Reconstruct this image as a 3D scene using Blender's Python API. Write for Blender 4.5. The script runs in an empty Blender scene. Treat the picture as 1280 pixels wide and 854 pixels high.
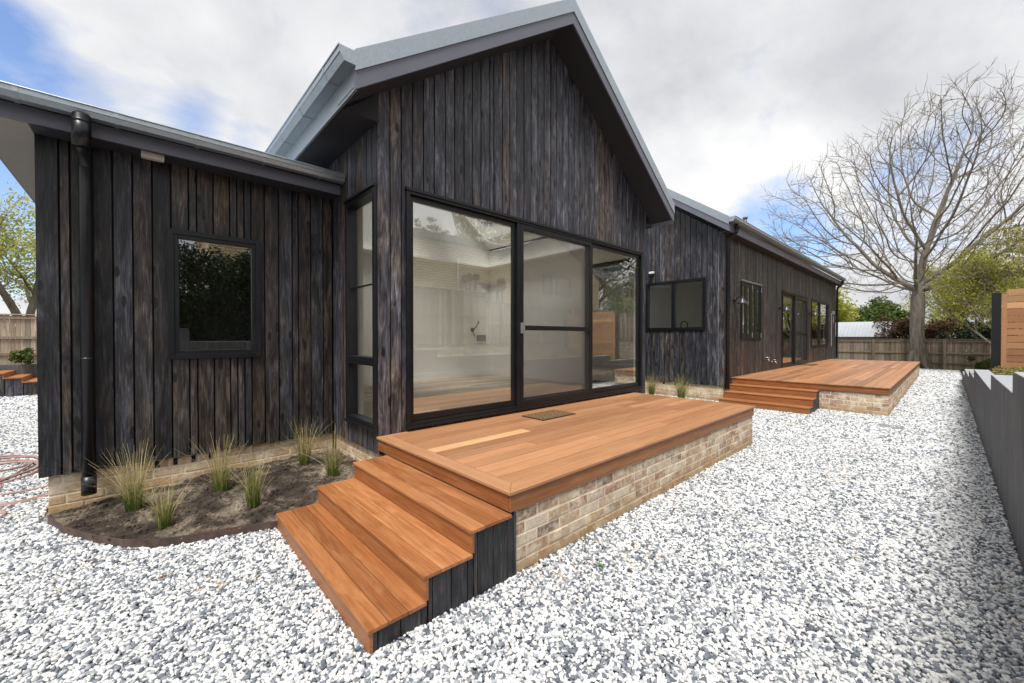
import bpy, math, random
import numpy as np
from mathutils import Vector, Matrix
from mathutils import noise as mnoise
R_ = math.radians
sc = bpy.context.scene
COL = sc.collection
random.seed(5)
rng = np.random.default_rng(11)

# ------------------------------------------------------------------ camera
cam = bpy.data.cameras.new('camera')
cam.sensor_width = 36.0
cam.lens = 36 * 503.735 / 1280
cam.clip_start = 0.05
cam.clip_end = 2000
camo = bpy.data.objects.new('camera', cam)
COL.objects.link(camo)
camo.location = (0, 0, 1.6)
camo.rotation_euler = (R_(90 - .586), 0, R_(47.28 - 90))
sc.camera = camo

# ------------------------------------------------------------------ light
SUN_EL, SUN_AZ = 62.0, 236.0       # azimuth counted from +Y clockwise: behind the camera
SUN_STR, SUN_ANG = 2.7, 20.0
CLOUD, SKY_STR = 5.0, 0.115
sc.view_settings.view_transform = 'Standard'
sc.view_settings.look = 'None'
sc.view_settings.exposure = 0.70
sc.view_settings.gamma = 1
sc.view_settings.use_curve_mapping = False
sc.cycles.use_denoising = True
sc.cycles.max_bounces = 9
sc.cycles.transparent_max_bounces = 24
sc.cycles.sample_clamp_indirect = 8

world = bpy.data.worlds.new('World')
sc.world = world
world.use_nodes = True
wt = world.node_tree
wt.nodes.clear()


def nn(nt, typ, **kw):
    n = nt.nodes.new(typ)
    for k, v in kw.items():
        if k.startswith('i_'):
            n.inputs[k[2:].replace('_', ' ')].default_value = v
        elif k.startswith('n'):
            n.inputs[int(k[1:])].default_value = v
        else:
            setattr(n, k, v)
    return n


def lk(nt, a, b):
    nt.links.new(a, b)


def math_n(nt, op, a, b=None, c=None, clamp=False):
    n = nt.nodes.new('ShaderNodeMath')
    n.operation = op
    n.use_clamp = clamp
    for i, v in enumerate((a, b, c)):
        if v is None:
            continue
        if isinstance(v, (int, float)):
            n.inputs[i].default_value = v
        else:
            nt.links.new(v, n.inputs[i])
    return n.outputs[0]


def mixc(nt, f, a, b, mode='MIX'):
    n = nt.nodes.new('ShaderNodeMix')
    n.data_type = 'RGBA'
    n.blend_type = mode
    for s, v in ((n.inputs[0], f), (n.inputs[6], a), (n.inputs[7], b)):
        if isinstance(v, (int, float)):
            s.default_value = v
        elif isinstance(v, tuple):
            s.default_value = v if len(v) == 4 else (*v, 1)
        else:
            nt.links.new(v, s)
    return n.outputs[2]


def ramp(nt, f, stops, interp='LINEAR'):
    n = nt.nodes.new('ShaderNodeValToRGB')
    cr = n.color_ramp
    cr.interpolation = interp
    while len(cr.elements) < len(stops):
        cr.elements.new(0.5)
    for e, (p, c) in zip(cr.elements, stops):
        e.position = p
        e.color = c if len(c) == 4 else (*c, 1)
    nt.links.new(f, n.inputs[0])
    return n.outputs[0]


def g3(v):
    return (v, v, v)


# sky: Nishita with broken cloud laid over it by direction
out = nn(wt, 'ShaderNodeOutputWorld')
bg = nn(wt, 'ShaderNodeBackground')
bg.inputs['Strength'].default_value = SKY_STR
sky = nn(wt, 'ShaderNodeTexSky', sky_type='NISHITA', sun_disc=False)
sky.sun_elevation = R_(SUN_EL)
sky.sun_rotation = R_(SUN_AZ)
tc = nn(wt, 'ShaderNodeTexCoord')
sep = nn(wt, 'ShaderNodeSeparateXYZ')
lk(wt, tc.outputs['Generated'], sep.inputs[0])
zc = math_n(wt, 'ADD', math_n(wt, 'MAXIMUM', sep.outputs[2], 0.0), 0.42)
cx = math_n(wt, 'DIVIDE', sep.outputs[0], zc)
cy = math_n(wt, 'DIVIDE', sep.outputs[1], zc)
cmb = nn(wt, 'ShaderNodeCombineXYZ')
lk(wt, cx, cmb.inputs[0])
lk(wt, cy, cmb.inputs[1])
n1 = nn(wt, 'ShaderNodeTexNoise', i_Scale=2.3, i_Detail=10.0, i_Roughness=0.58, i_Distortion=0.25)
lk(wt, cmb.outputs[0], n1.inputs['Vector'])
n2 = nn(wt, 'ShaderNodeTexNoise', i_Scale=1.5, i_Detail=8.0, i_Roughness=0.55, i_Distortion=0.3)
mp = nn(wt, 'ShaderNodeMapping')
mp.inputs['Location'].default_value = (4.3, 1.7, 0)
lk(wt, cmb.outputs[0], mp.inputs[0])
lk(wt, mp.outputs[0], n2.inputs['Vector'])


def gap(px, py, wide, amt):
    """open blue sky around one direction (direction from the photo's framing, fixed in the world)"""
    a = R_(47.28)
    f = 503.735
    d = Vector((math.cos(a), math.sin(a), 0)) + Vector((math.sin(a), -math.cos(a), 0)) * ((px - 640) / f) + Vector((0, 0, 1)) * ((421.8 - py) / f)
    d.normalize()
    dt = nn(wt, 'ShaderNodeVectorMath', operation='DOT_PRODUCT')
    lk(wt, tc.outputs['Generated'], dt.inputs[0])
    dt.inputs[1].default_value = d
    mr = nn(wt, 'ShaderNodeMapRange', interpolation_type='SMOOTHSTEP')
    lk(wt, dt.outputs['Value'], mr.inputs[0])
    mr.inputs[1].default_value = math.cos(R_(wide))
    mr.inputs[2].default_value = 1.0
    mr.inputs[3].default_value = 0.0
    mr.inputs[4].default_value = amt
    return mr.outputs[0]


cov = math_n(wt, 'ADD', n1.outputs[0], 0.20)
for g in ((-25, 85, 9, .34), (10, 250, 10, .5), (200, 140, 6, .15), (270, 165, 5, .14), (330, 190, 4, .10), (968, 290, 8, .34), (1190, 230, 10, .21), (1000, 330, 7, .15), (-300, 200, 14, .5)):
    cov = math_n(wt, 'SUBTRACT', cov, gap(*g))
mask = ramp(wt, cov, [(0.36, g3(0)), (0.60, g3(1))])
shade = ramp(wt, n2.outputs[0], [(0.34, (CLOUD * .70, CLOUD * .715, CLOUD * .75)), (0.48, (CLOUD * .92, CLOUD * .925, CLOUD * .945)), (0.62, g3(CLOUD * 1.12))])
skyc = mixc(wt, 1.0, sky.outputs[0], (1.0, 1.05, 1.2), 'MULTIPLY')
lk(wt, mixc(wt, mask, skyc, shade), bg.inputs['Color'])
lk(wt, bg.outputs[0], out.inputs[0])

sl = bpy.data.lights.new('sun', 'SUN')
sl.energy = SUN_STR
sl.angle = R_(SUN_ANG)
sl.color = (1, .975, .93)
so = bpy.data.objects.new('sun', sl)
COL.objects.link(so)
az = R_(SUN_AZ)
sd = Vector((math.sin(az) * math.cos(R_(SUN_EL)), math.cos(az) * math.cos(R_(SUN_EL)), math.sin(R_(SUN_EL))))
so.rotation_euler = sd.to_track_quat('Z', 'Y').to_euler()
so.location = (0, -10, 20)


# ------------------------------------------------------------------ materials
def new_mat(name):
    m = bpy.data.materials.new(name)
    m.use_nodes = True
    nt = m.node_tree
    return m, nt, nt.nodes['Principled BSDF']


def coords(nt, scale=(1, 1, 1), tint=None, off=(7, 5, 9)):
    t = nn(nt, 'ShaderNodeTexCoord')
    src = t.outputs['Object']
    if tint is not None:
        vm = nn(nt, 'ShaderNodeVectorMath', operation='MULTIPLY_ADD')
        lk(nt, tint, vm.inputs[0])
        vm.inputs[1].default_value = off
        lk(nt, src, vm.inputs[2])
        src = vm.outputs[0]
    m = nn(nt, 'ShaderNodeMapping')
    m.inputs['Scale'].default_value = scale
    lk(nt, src, m.inputs[0])
    return m.outputs[0]


def noise(nt, vec, scale, detail=4, rough=.55, dist=0):
    n = nn(nt, 'ShaderNodeTexNoise', i_Scale=scale, i_Detail=detail, i_Roughness=rough, i_Distortion=dist)
    lk(nt, vec, n.inputs['Vector'])
    return n.outputs[0]


def bump(nt, h, bsdf, strength=.3, dist=.01):
    b = nn(nt, 'ShaderNodeBump')
    b.inputs['Strength'].default_value = strength
    b.inputs['Distance'].default_value = dist
    lk(nt, h, b.inputs['Height'])
    lk(nt, b.outputs[0], bsdf.inputs['Normal'])


def tint_node(nt):
    a = nn(nt, 'ShaderNodeAttribute', attribute_name='tint')
    s = nn(nt, 'ShaderNodeSeparateColor')
    lk(nt, a.outputs['Color'], s.inputs[0])
    return a.outputs['Color'], s.outputs[0], s.outputs[1], s.outputs[2]


def axis_scale(ax, along, across):
    s = [across] * 3
    s[ax] = along
    return tuple(s)


def charred(ax=2):
    m, nt, b = new_mat('charred_timber')
    tv, t0, t1, t2 = tint_node(nt)
    mot = noise(nt, coords(nt, axis_scale(ax, 1.8, 10.5), tv), 1.25, 9, .68, .9)
    pt = noise(nt, coords(nt, axis_scale(ax, .9, 5.0), tv), 1.5, 4, .6, .5)
    fib = noise(nt, coords(nt, axis_scale(ax, 4.0, 120), tv), 1.0, 6, .7, .6)
    vk = coords(nt, axis_scale(ax, 2.9, 8.0), tv)
    vo = nn(nt, 'ShaderNodeTexVoronoi', i_Scale=.9, i_Randomness=1.0)
    lk(nt, vk, vo.inputs['Vector'])
    kd = math_n(nt, 'ADD', vo.outputs['Distance'], math_n(nt, 'MULTIPLY_ADD', mot, .22, -.11))
    knot = ramp(nt, kd, [(.05, g3(1)), (.13, g3(.85)), (.17, g3(0))])
    halo = ramp(nt, kd, [(.14, g3(0)), (.18, g3(.28)), (.30, g3(0))])
    gr = math_n(nt, 'ADD', math_n(nt, 'MULTIPLY', mot, .54), math_n(nt, 'MULTIPLY', fib, .46))
    base = ramp(nt, gr, [(.40, (.004, .004, .0055)), (.50, (.019, .019, .023)), (.58, (.055, .056, .066)), (.65, (.125, .128, .146))])
    brown = ramp(nt, gr, [(.40, (.005, .004, .004)), (.49, (.036, .025, .016)), (.57, (.105, .072, .042)), (.65, (.23, .165, .098))])
    sel = math_n(nt, 'ADD', math_n(nt, 'MULTIPLY', t0, .42), math_n(nt, 'MULTIPLY', pt, .95))
    sel = math_n(nt, 'SUBTRACT', sel, math_n(nt, 'MULTIPLY', t2, .24))
    bf = ramp(nt, sel, [(.52, g3(0)), (.92, g3(.85))])
    c = mixc(nt, bf, base, brown)
    sh = math_n(nt, 'ADD', math_n(nt, 'MULTIPLY', t1, .66), .68)
    c = mixc(nt, 1.0, c, sh, 'MULTIPLY')
    c = mixc(nt, 1.0, c, mixc(nt, t2, (.82, .81, .81), (2.7, 2.74, 2.85)), 'MULTIPLY')  # boards turn paler as the wall's tone value rises
    c = mixc(nt, halo, c, (.075, .070, .070))
    c = mixc(nt, knot, c, (.005, .005, .006))
    lk(nt, c, b.inputs['Base Color'])
    lk(nt, ramp(nt, gr, [(.35, g3(.40)), (.65, g3(.62))]), b.inputs['Roughness'])
    b.inputs['Specular IOR Level'].default_value = .45
    bump(nt, math_n(nt, 'ADD', fib, mot), b, .5, .004)
    return m


def hardwood(ax, name='hardwood', pale=0.0, pal=None, hi=(.60, .33, .15)):
    m, nt, b = new_mat(name)
    tv, t0, t1, t2 = tint_node(nt)
    v = coords(nt, axis_scale(ax, .9, 28), tv)
    gr = noise(nt, v, 1.5, 8, .6, 1.1)
    v2 = coords(nt, axis_scale(ax, 1.2, 7), tv)
    g2 = noise(nt, v2, 1.3, 5, .55, 1.5)
    vf = coords(nt, axis_scale(ax, 9, 230), tv)
    fine = noise(nt, vf, 1.0, 3, .6)
    base = ramp(nt, t0, pal or [(0, (.30, .105, .034)), (.3, (.41, .165, .058)), (.6, (.48, .215, .088)), (.86, (.54, .260, .120)), (.93, (.74, .46, .22)), (1, (.74, .46, .22))])
    dark = mixc(nt, 1.0, base, (.62, .52, .46), 'MULTIPLY')
    c = mixc(nt, ramp(nt, gr, [(.36, g3(.9)), (.62, g3(0))]), base, dark)
    light = mixc(nt, .35, base, hi)
    c = mixc(nt, ramp(nt, g2, [(.48, g3(0)), (.75, g3(.75))]), c, light)
    c = mixc(nt, ramp(nt, fine, [(.30, g3(.42)), (.46, g3(0))]), c, dark)
    if pale:
        c = mixc(nt, pale, c, mixc(nt, t2, (.54, .305, .165), (.40, .205, .105)))
    sh = math_n(nt, 'ADD', math_n(nt, 'MULTIPLY', t1, .42), .68)
    c = mixc(nt, 1.0, c, sh, 'MULTIPLY')
    lk(nt, c, b.inputs['Base Color'])
    lk(nt, ramp(nt, g2, [(.3, g3(.40)), (.7, g3(.55))]), b.inputs['Roughness'])
    b.inputs['Specular IOR Level'].default_value = .38
    bump(nt, math_n(nt, 'ADD', gr, fine), b, .12, .0025)
    return m


def brickm(name='recycled_brick', pal=None):
    m, nt, b = new_mat(name)
    tv, t0, t1, t2 = tint_node(nt)
    v = coords(nt, (1, 1, 1), tv)
    n_ = noise(nt, v, 26, 6, .65)
    vw = coords(nt, (1, 1, 1))
    big = noise(nt, vw, 5.5, 5, .6)
    grit = noise(nt, vw, 120, 3, .7)
    base = ramp(nt, t0, pal or [(0, (.44, .29, .18)), (.2, (.50, .36, .24)), (.36, (.33, .18, .12)), (.52, (.42, .25, .175)), (.66, (.24, .145, .105)), (.74, (.17, .115, .095)), (.82, (.56, .45, .33)), (1, (.62, .53, .42))])
    c = mixc(nt, ramp(nt, n_, [(.42, g3(0)), (.64, g3(.62))]), base, (.82, .70, .54))      # old lime left on the faces
    c = mixc(nt, ramp(nt, big, [(.51, g3(0)), (.64, g3(.72))]), c, (.84, .73, .57))
    c = mixc(nt, ramp(nt, n_, [(.26, g3(.75)), (.37, g3(0))]), c, (.15, .105, .08))
    c = mixc(nt, ramp(nt, grit, [(.35, g3(.35)), (.5, g3(0))]), c, (.25, .18, .12))
    sx = nn(nt, 'ShaderNodeSeparateXYZ')
    lk(nt, vw, sx.inputs[0])
    wet = math_n(nt, 'ADD', sx.outputs[2], math_n(nt, 'MULTIPLY', big, .22))
    c = mixc(nt, ramp(nt, wet, [(.14, g3(.7)), (.30, g3(0))]), c, (.40, .255, .12))         # clay splash along the ground
    lk(nt, c, b.inputs['Base Color'])
    b.inputs['Roughness'].default_value = .92
    b.inputs['Specular IOR Level'].default_value = .15
    bump(nt, math_n(nt, 'ADD', n_, math_n(nt, 'MULTIPLY', grit, .5)), b, .6, .006)
    return m


def mortar_m():
    m, nt, b = new_mat('lime_mortar')
    vw = coords(nt)
    big = noise(nt, vw, 5.5, 5, .6)
    grit = noise(nt, vw, 160, 3, .7)
    sx = nn(nt, 'ShaderNodeSeparateXYZ')
    lk(nt, vw, sx.inputs[0])
    wet = math_n(nt, 'ADD', sx.outputs[2], math_n(nt, 'MULTIPLY', big, .22))
    c = ramp(nt, grit, [(.3, (.70, .60, .46)), (.6, (.86, .76, .61))])
    c = mixc(nt, ramp(nt, wet, [(.14, g3(.75)), (.32, g3(0))]), c, (.42, .275, .135))
    lk(nt, c, b.inputs['Base Color'])
    b.inputs['Roughness'].default_value = .95
    bump(nt, math_n(nt, 'ADD', big, grit), b, .7, .006)
    return m


def plain(name, col, rough=.5, metal=0.0, var=.12, scale=8, spec=.5, bmp=0.0):
    m, nt, b = new_mat(name)
    v = coords(nt)
    n_ = noise(nt, v, scale, 5, .6)
    lo = tuple(c * (1 - var) for c in col)
    hi = tuple(min(1, c * (1 + var)) for c in col)
    lk(nt, ramp(nt, n_, [(.3, lo), (.7, hi)]), b.inputs['Base Color'])
    lk(nt, ramp(nt, n_, [(.3, g3(max(.02, rough - .06))), (.7, g3(rough + .06))]), b.inputs['Roughness'])
    b.inputs['Metallic'].default_value = metal
    b.inputs['Specular IOR Level'].default_value = spec
    if bmp:
        bump(nt, n_, b, bmp, .01)
    return m


def galv():
    m, nt, b = new_mat('galvanised_steel')
    v = coords(nt)
    vo = nn(nt, 'ShaderNodeTexVoronoi', i_Scale=70.0)
    lk(nt, v, vo.inputs['Vector'])
    c = ramp(nt, vo.outputs['Color'], [(0, (.37, .415, .455)), (1, (.45, .50, .54))])
    lk(nt, c, b.inputs['Base Color'])
    b.inputs['Metallic'].default_value = .75
    lk(nt, ramp(nt, noise(nt, v, 5), [(.3, g3(.30)), (.7, g3(.44))]), b.inputs['Roughness'])
    return m


def glass(r0=.235, tintc=(.93, .945, .93)):
    m = bpy.data.materials.new('window_glass')
    m.use_nodes = True
    nt = m.node_tree
    nt.nodes.clear()
    o = nn(nt, 'ShaderNodeOutputMaterial')
    lw = nn(nt, 'ShaderNodeLayerWeight')
    lw.inputs[0].default_value = .5
    p5 = math_n(nt, 'POWER', lw.outputs['Facing'], 5.0)
    fac = math_n(nt, 'MULTIPLY_ADD', p5, 1 - r0, r0)
    tr = nn(nt, 'ShaderNodeBsdfTransparent')
    tr.inputs[0].default_value = (*tintc, 1)
    gl = nn(nt, 'ShaderNodeBsdfGlossy')
    gl.inputs['Roughness'].default_value = 0.0
    gl.inputs['Color'].default_value = (1, .985, .95, 1)
    mx = nn(nt, 'ShaderNodeMixShader')
    lk(nt, fac, mx.inputs[0])
    lk(nt, tr.outputs[0], mx.inputs[1])
    lk(nt, gl.outputs[0], mx.inputs[2])
    lk(nt, mx.outputs[0], o.inputs[0])
    return m


def flymesh():
    m = bpy.data.materials.new('fly_screen_mesh')
    m.use_nodes = True
    nt = m.node_tree
    nt.nodes.clear()
    o = nn(nt, 'ShaderNodeOutputMaterial')
    tr = nn(nt, 'ShaderNodeBsdfTransparent')
    df = nn(nt, 'ShaderNodeBsdfDiffuse')
    df.inputs[0].default_value = (.10, .10, .10, 1)
    mx = nn(nt, 'ShaderNodeMixShader')
    mx.inputs[0].default_value = .22
    lk(nt, tr.outputs[0], mx.inputs[1])
    lk(nt, df.outputs[0], mx.inputs[2])
    lk(nt, mx.outputs[0], o.inputs[0])
    return m


def pebble_m():
    m, nt, b = new_mat('pebbles')
    oi = nn(nt, 'ShaderNodeObjectInfo')
    ln = noise(nt, oi.outputs['Location'], .9, 5, .65)
    r = math_n(nt, 'ADD', math_n(nt, 'MULTIPLY', oi.outputs['Random'], .90), math_n(nt, 'MULTIPLY_ADD', ln, .62, -.26), None, True)
    v = coords(nt, (1, 1, 1))
    n_ = noise(nt, v, 1.4, 4, .6)
    c = ramp(nt, r, [(0, (.72, .71, .69)), (.18, (.77, .77, .765)), (.34, (.64, .64, .63)), (.47, (.52, .525, .53)), (.60, (.36, .38, .40)), (.66, (.22, .24, .27)), (.75, (.155, .175, .205)), (.85, (.105, .12, .145)), (.91, (.36, .37, .38)), (.965, (.60, .53, .43)), (.99, (.46, .33, .20))], 'CONSTANT')
    c = mixc(nt, ramp(nt, n_, [(.4, g3(0)), (.7, g3(.35))]), c, mixc(nt, 1.0, c, (.72, .72, .73), 'MULTIPLY'))
    lk(nt, c, b.inputs['Base Color'])
    b.inputs['Roughness'].default_value = .62
    b.inputs['Specular IOR Level'].default_value = .3
    return m


def gravel_bed():
    m, nt, b = new_mat('gravel_bed')
    v = coords(nt)
    vo = nn(nt, 'ShaderNodeTexVoronoi', i_Scale=42.0)
    lk(nt, v, vo.inputs['Vector'])
    s = nn(nt, 'ShaderNodeSeparateColor')
    lk(nt, vo.outputs['Color'], s.inputs[0])
    c = ramp(nt, s.outputs[0], [(0, (.40, .40, .40)), (.4, (.3, .3, .3)), (.62, (.14, .15, .17)), (.86, (.10, .11, .125)), (.95, (.30, .25, .2))], 'CONSTANT')
    c = mixc(nt, ramp(nt, vo.outputs['Distance'], [(.3, g3(0)), (.62, g3(.6))]), c, (.05, .05, .05))
    lk(nt, c, b.inputs['Base Color'])
    b.inputs['Roughness'].default_value = .9
    bump(nt, vo.outputs['Distance'], b, -.6, .012)
    return m


def soil_m():
    m, nt, b = new_mat('garden_soil')
    v = coords(nt)
    big = noise(nt, v, 3.4, 6, .65, .6)
    fine = noise(nt, v, 42, 6, .75)
    c = ramp(nt, big, [(.38, (.055, .044, .036)), (.49, (.115, .090, .072)), (.56, (.27, .22, .165)), (.70, (.48, .40, .31))])
    c = mixc(nt, ramp(nt, fine, [(.36, g3(.6)), (.55, g3(0))]), c, (.028, .021, .016))
    lk(nt, c, b.inputs['Base Color'])
    b.inputs['Roughness'].default_value = 1
    b.inputs['Specular IOR Level'].default_value = .1
    bump(nt, math_n(nt, 'ADD', fine, big), b, 1.0, .03)
    return m


def leafm(name, cols, trans=.35, rough=.55):
    m = bpy.data.materials.new(name)
    m.use_nodes = True
    nt = m.node_tree
    b = nt.nodes['Principled BSDF']
    o = nt.nodes['Material Output']
    tv, t0, t1, t2 = tint_node(nt)
    n = len(cols)
    c = ramp(nt, t0, [(i / max(1, n - 1), cc) for i, cc in enumerate(cols)])
    lk(nt, c, b.inputs['Base Color'])
    b.inputs['Roughness'].default_value = rough
    b.inputs['Specular IOR Level'].default_value = .35
    tl = nn(nt, 'ShaderNodeBsdfTranslucent')
    lk(nt, c, tl.inputs[0])
    mx = nn(nt, 'ShaderNodeMixShader')
    mx.inputs[0].default_value = trans
    lk(nt, b.outputs[0], mx.inputs[1])
    lk(nt, tl.outputs[0], mx.inputs[2])
    lk(nt, mx.outputs[0], o.inputs[0])
    return m


def barkm(name, lo, hi):
    m, nt, b = new_mat(name)
    v = coords(nt, (7, 7, 1.1))
    n_ = noise(nt, v, 1.6, 7, .65, 1.0)
    lk(nt, ramp(nt, n_, [(.32, lo), (.66, hi)]), b.inputs['Base Color'])
    b.inputs['Roughness'].default_value = .9
    bump(nt, n_, b, .8, .05)
    return m


def palingm(name='weathered_paling', lo=(.20, .16, .12), hi=(.50, .42, .32)):
    m, nt, b = new_mat(name)
    tv, t0, t1, t2 = tint_node(nt)
    v = coords(nt, (18, 18, .8), tv)
    n_ = noise(nt, v, 1.4, 6, .65, .6)
    c = ramp(nt, n_, [(.3, lo), (.68, hi)])
    c = mixc(nt, ramp(nt, t0, [(.5, g3(0)), (1, g3(.55))]), c, (.22, .13, .07))
    c = mixc(nt, 1.0, c, math_n(nt, 'ADD', math_n(nt, 'MULTIPLY', t1, .6), .62), 'MULTIPLY')
    lk(nt, c, b.inputs['Base Color'])
    b.inputs['Roughness'].default_value = .9
    bump(nt, n_, b, .4, .01)
    return m


def concrete_m():
    m, nt, b = new_mat('dark_wood_grain_concrete')
    v = coords(nt, (16, 16, .9))
    n_ = noise(nt, v, 1.4, 7, .62, .7)
    big = noise(nt, coords(nt), 1.6, 5, .6)
    c = ramp(nt, n_, [(.3, (.050, .052, .060)), (.66, (.150, .154, .168))])
    c = mixc(nt, ramp(nt, big, [(.45, g3(0)), (.75, g3(.35))]), c, (.24, .21, .17))
    lk(nt, c, b.inputs['Base Color'])
    b.inputs['Roughness'].default_value = .85
    bump(nt, n_, b, .35, .008)
    return m


def grass_ground():
    m, nt, b = new_mat('grass_ground')
    v = coords(nt)
    n_ = noise(nt, v, .6, 8, .7)
    c = ramp(nt, n_, [(.35, (.045, .055, .02)), (.55, (.09, .10, .035)), (.7, (.15, .12, .07))])
    lk(nt, c, b.inputs['Base Color'])
    b.inputs['Roughness'].default_value = 1
    bump(nt, noise(nt, v, 14, 5, .7), b, .8, .05)
    return m


def cream_brick():
    m, nt, b = new_mat('cream_brick')
    t = nn(nt, 'ShaderNodeTexCoord')
    s = nn(nt, 'ShaderNodeSeparateXYZ')
    lk(nt, t.outputs['Object'], s.inputs[0])
    cb = nn(nt, 'ShaderNodeCombineXYZ')
    lk(nt, math_n(nt, 'ADD', s.outputs[0], s.outputs[1]), cb.inputs[0])
    lk(nt, s.outputs[2], cb.inputs[1])
    bt = nn(nt, 'ShaderNodeTexBrick')
    lk(nt, cb.outputs[0], bt.inputs['Vector'])
    bt.inputs['Scale'].default_value = 1
    bt.inputs['Mortar Size'].default_value = .012
    bt.inputs['Brick Width'].default_value = .36
    bt.inputs['Row Height'].default_value = .13
    bt.inputs['Color1'].default_value = (.70, .57, .36, 1)
    bt.inputs['Color2'].default_value = (.80, .67, .45, 1)
    bt.inputs['Mortar'].default_value = (.30, .23, .15, 1)
    lk(nt, bt.outputs['Color'], b.inputs['Base Color'])
    b.inputs['Roughness'].default_value = .9
    return m


def metal_sheet(name, col):
    m, nt, b = new_mat(name)
    n_ = noise(nt, coords(nt, (1, 1, 1)), 1.5, 5, .6)
    lk(nt, ramp(nt, n_, [(.3, tuple(c * .88 for c in col)), (.7, col)]), b.inputs['Base Color'])
    b.inputs['Metallic'].default_value = .2
    b.inputs['Roughness'].default_value = .42
    return m


M = dict(
    char=charred(2), deck_x=hardwood(0, 'decking', pale=.42), deck_y=hardwood(1, 'deck_border', pale=.46), tread=hardwood(1, 'stair_tread'),
    fascia_x=hardwood(0, 'deck_fascia'), slat=hardwood(0, 'slat_timber', pale=.15), slat_y=hardwood(1, 'slat_timber', pale=.55),
    brick=brickm(), tanbrick=brickm('tan_brick', [(0, (.52, .33, .17)), (.3, (.58, .40, .22)), (.5, (.46, .28, .15)), (.7, (.56, .42, .27)), (.85, (.40, .25, .15)), (1, (.64, .49, .31))]), mortar=mortar_m(), galv=galv(), glass=glass(), clear=glass(.03, (.98, .98, .98)), mesh=flymesh(),
    black=plain('black_powder_coat', (.0065, .0075, .010), .38, 0, .15, 5), dark=plain('dark_void', (.006, .006, .006), .9),
    blackpipe=plain('black_pvc', (.009, .010, .013), .34, 0, .2, 6),
    trim=plain('charcoal_trim', (.140, .144, .182), .42, 0, .06, 3), soffit=plain('charcoal_soffit', (.026, .026, .034), .7, 0, .06, 3),
    beige=plain('grey_soffit_sheet', (.34, .315, .29), .8, 0, .05, 3), white=plain('white_paint', (.82, .81, .78), .7, 0, .02, 2),
    oak=hardwood(0, 'oak_floor', 0, [(0, (.50, .41, .31)), (.5, (.60, .51, .40)), (1, (.68, .59, .47))], (.70, .61, .49)), pebble=pebble_m(), bed=gravel_bed(), soil=soil_m(),
    corten=plain('corten_steel', (.085, .055, .045), .75, .1, .5, 9), hose=plain('pink_rubber_hose', (.34, .215, .19), .55, 0, .15, 12),
    concrete=concrete_m(), paling=palingm(), cream=cream_brick(), grass=grass_ground(), tank=metal_sheet('roof_sheet', (.50, .53, .57)),
    fitting=plain('beige_plastic', (.55, .50, .44), .5, 0, .05, 5), steel=plain('satin_steel', (.45, .46, .48), .35, .7, .1, 20),
    rubber=plain('black_rubber', (.02, .018, .016), .8), grey=plain('grey_paint', (.24, .245, .26), .6),
)
M['lampgrey'] = plain('lamp_enamel', (.045, .047, .055), .3, 0, .05, 5)
M['rawconc'] = plain('raw_concrete', (.34, .35, .37), .85, 0, .12, 14, .2, .2)
M['bark_grey'] = barkm('grey_bark', (.115, .098, .08), (.34, .30, .245))
M['pale_paling'] = palingm('pale_paling', (.38, .31, .23), (.66, .57, .45))
M['twig'] = barkm('twig_bark', (.12, .10, .08), (.31, .27, .215))
M['bark_dark'] = barkm('brown_bark', (.06, .048, .036), (.19, .15, .11))
M['leaf_lime'] = leafm('lime_leaves', [(.27, .30, .04), (.48, .49, .09), (.62, .58, .17)], .5)
M['leaf_bud'] = leafm('pale_buds', [(.22, .21, .09), (.34, .30, .15)], .4)
M['leaf_green'] = leafm('green_leaves', [(.05, .09, .02), (.10, .15, .035), (.19, .23, .06)], .35)
M['leaf_dark'] = leafm('dark_ivy_leaves', [(.012, .024, .010), (.03, .055, .020), (.06, .09, .03)], .2, .4)
M['leaf_red'] = leafm('bronze_leaves', [(.05, .025, .015), (.11, .05, .03), (.17, .09, .05)], .25)
M['leaf_olive'] = leafm('olive_leaves', [(.17, .17, .05), (.32, .30, .10), (.47, .41, .18)], .4)
M['blade'] = leafm('tussock_blades', [(.06, .12, .018), (.15, .20, .04), (.42, .36, .13), (.62, .51, .27)], .35)
M['dry_leaf'] = leafm('fallen_leaves', [(.10, .035, .015), (.22, .09, .03), (.30, .16, .06)], .2)
M['green_leaf'] = leafm('fresh_fallen_leaf', [(.10, .22, .03), (.15, .28, .05)], .2)


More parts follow.
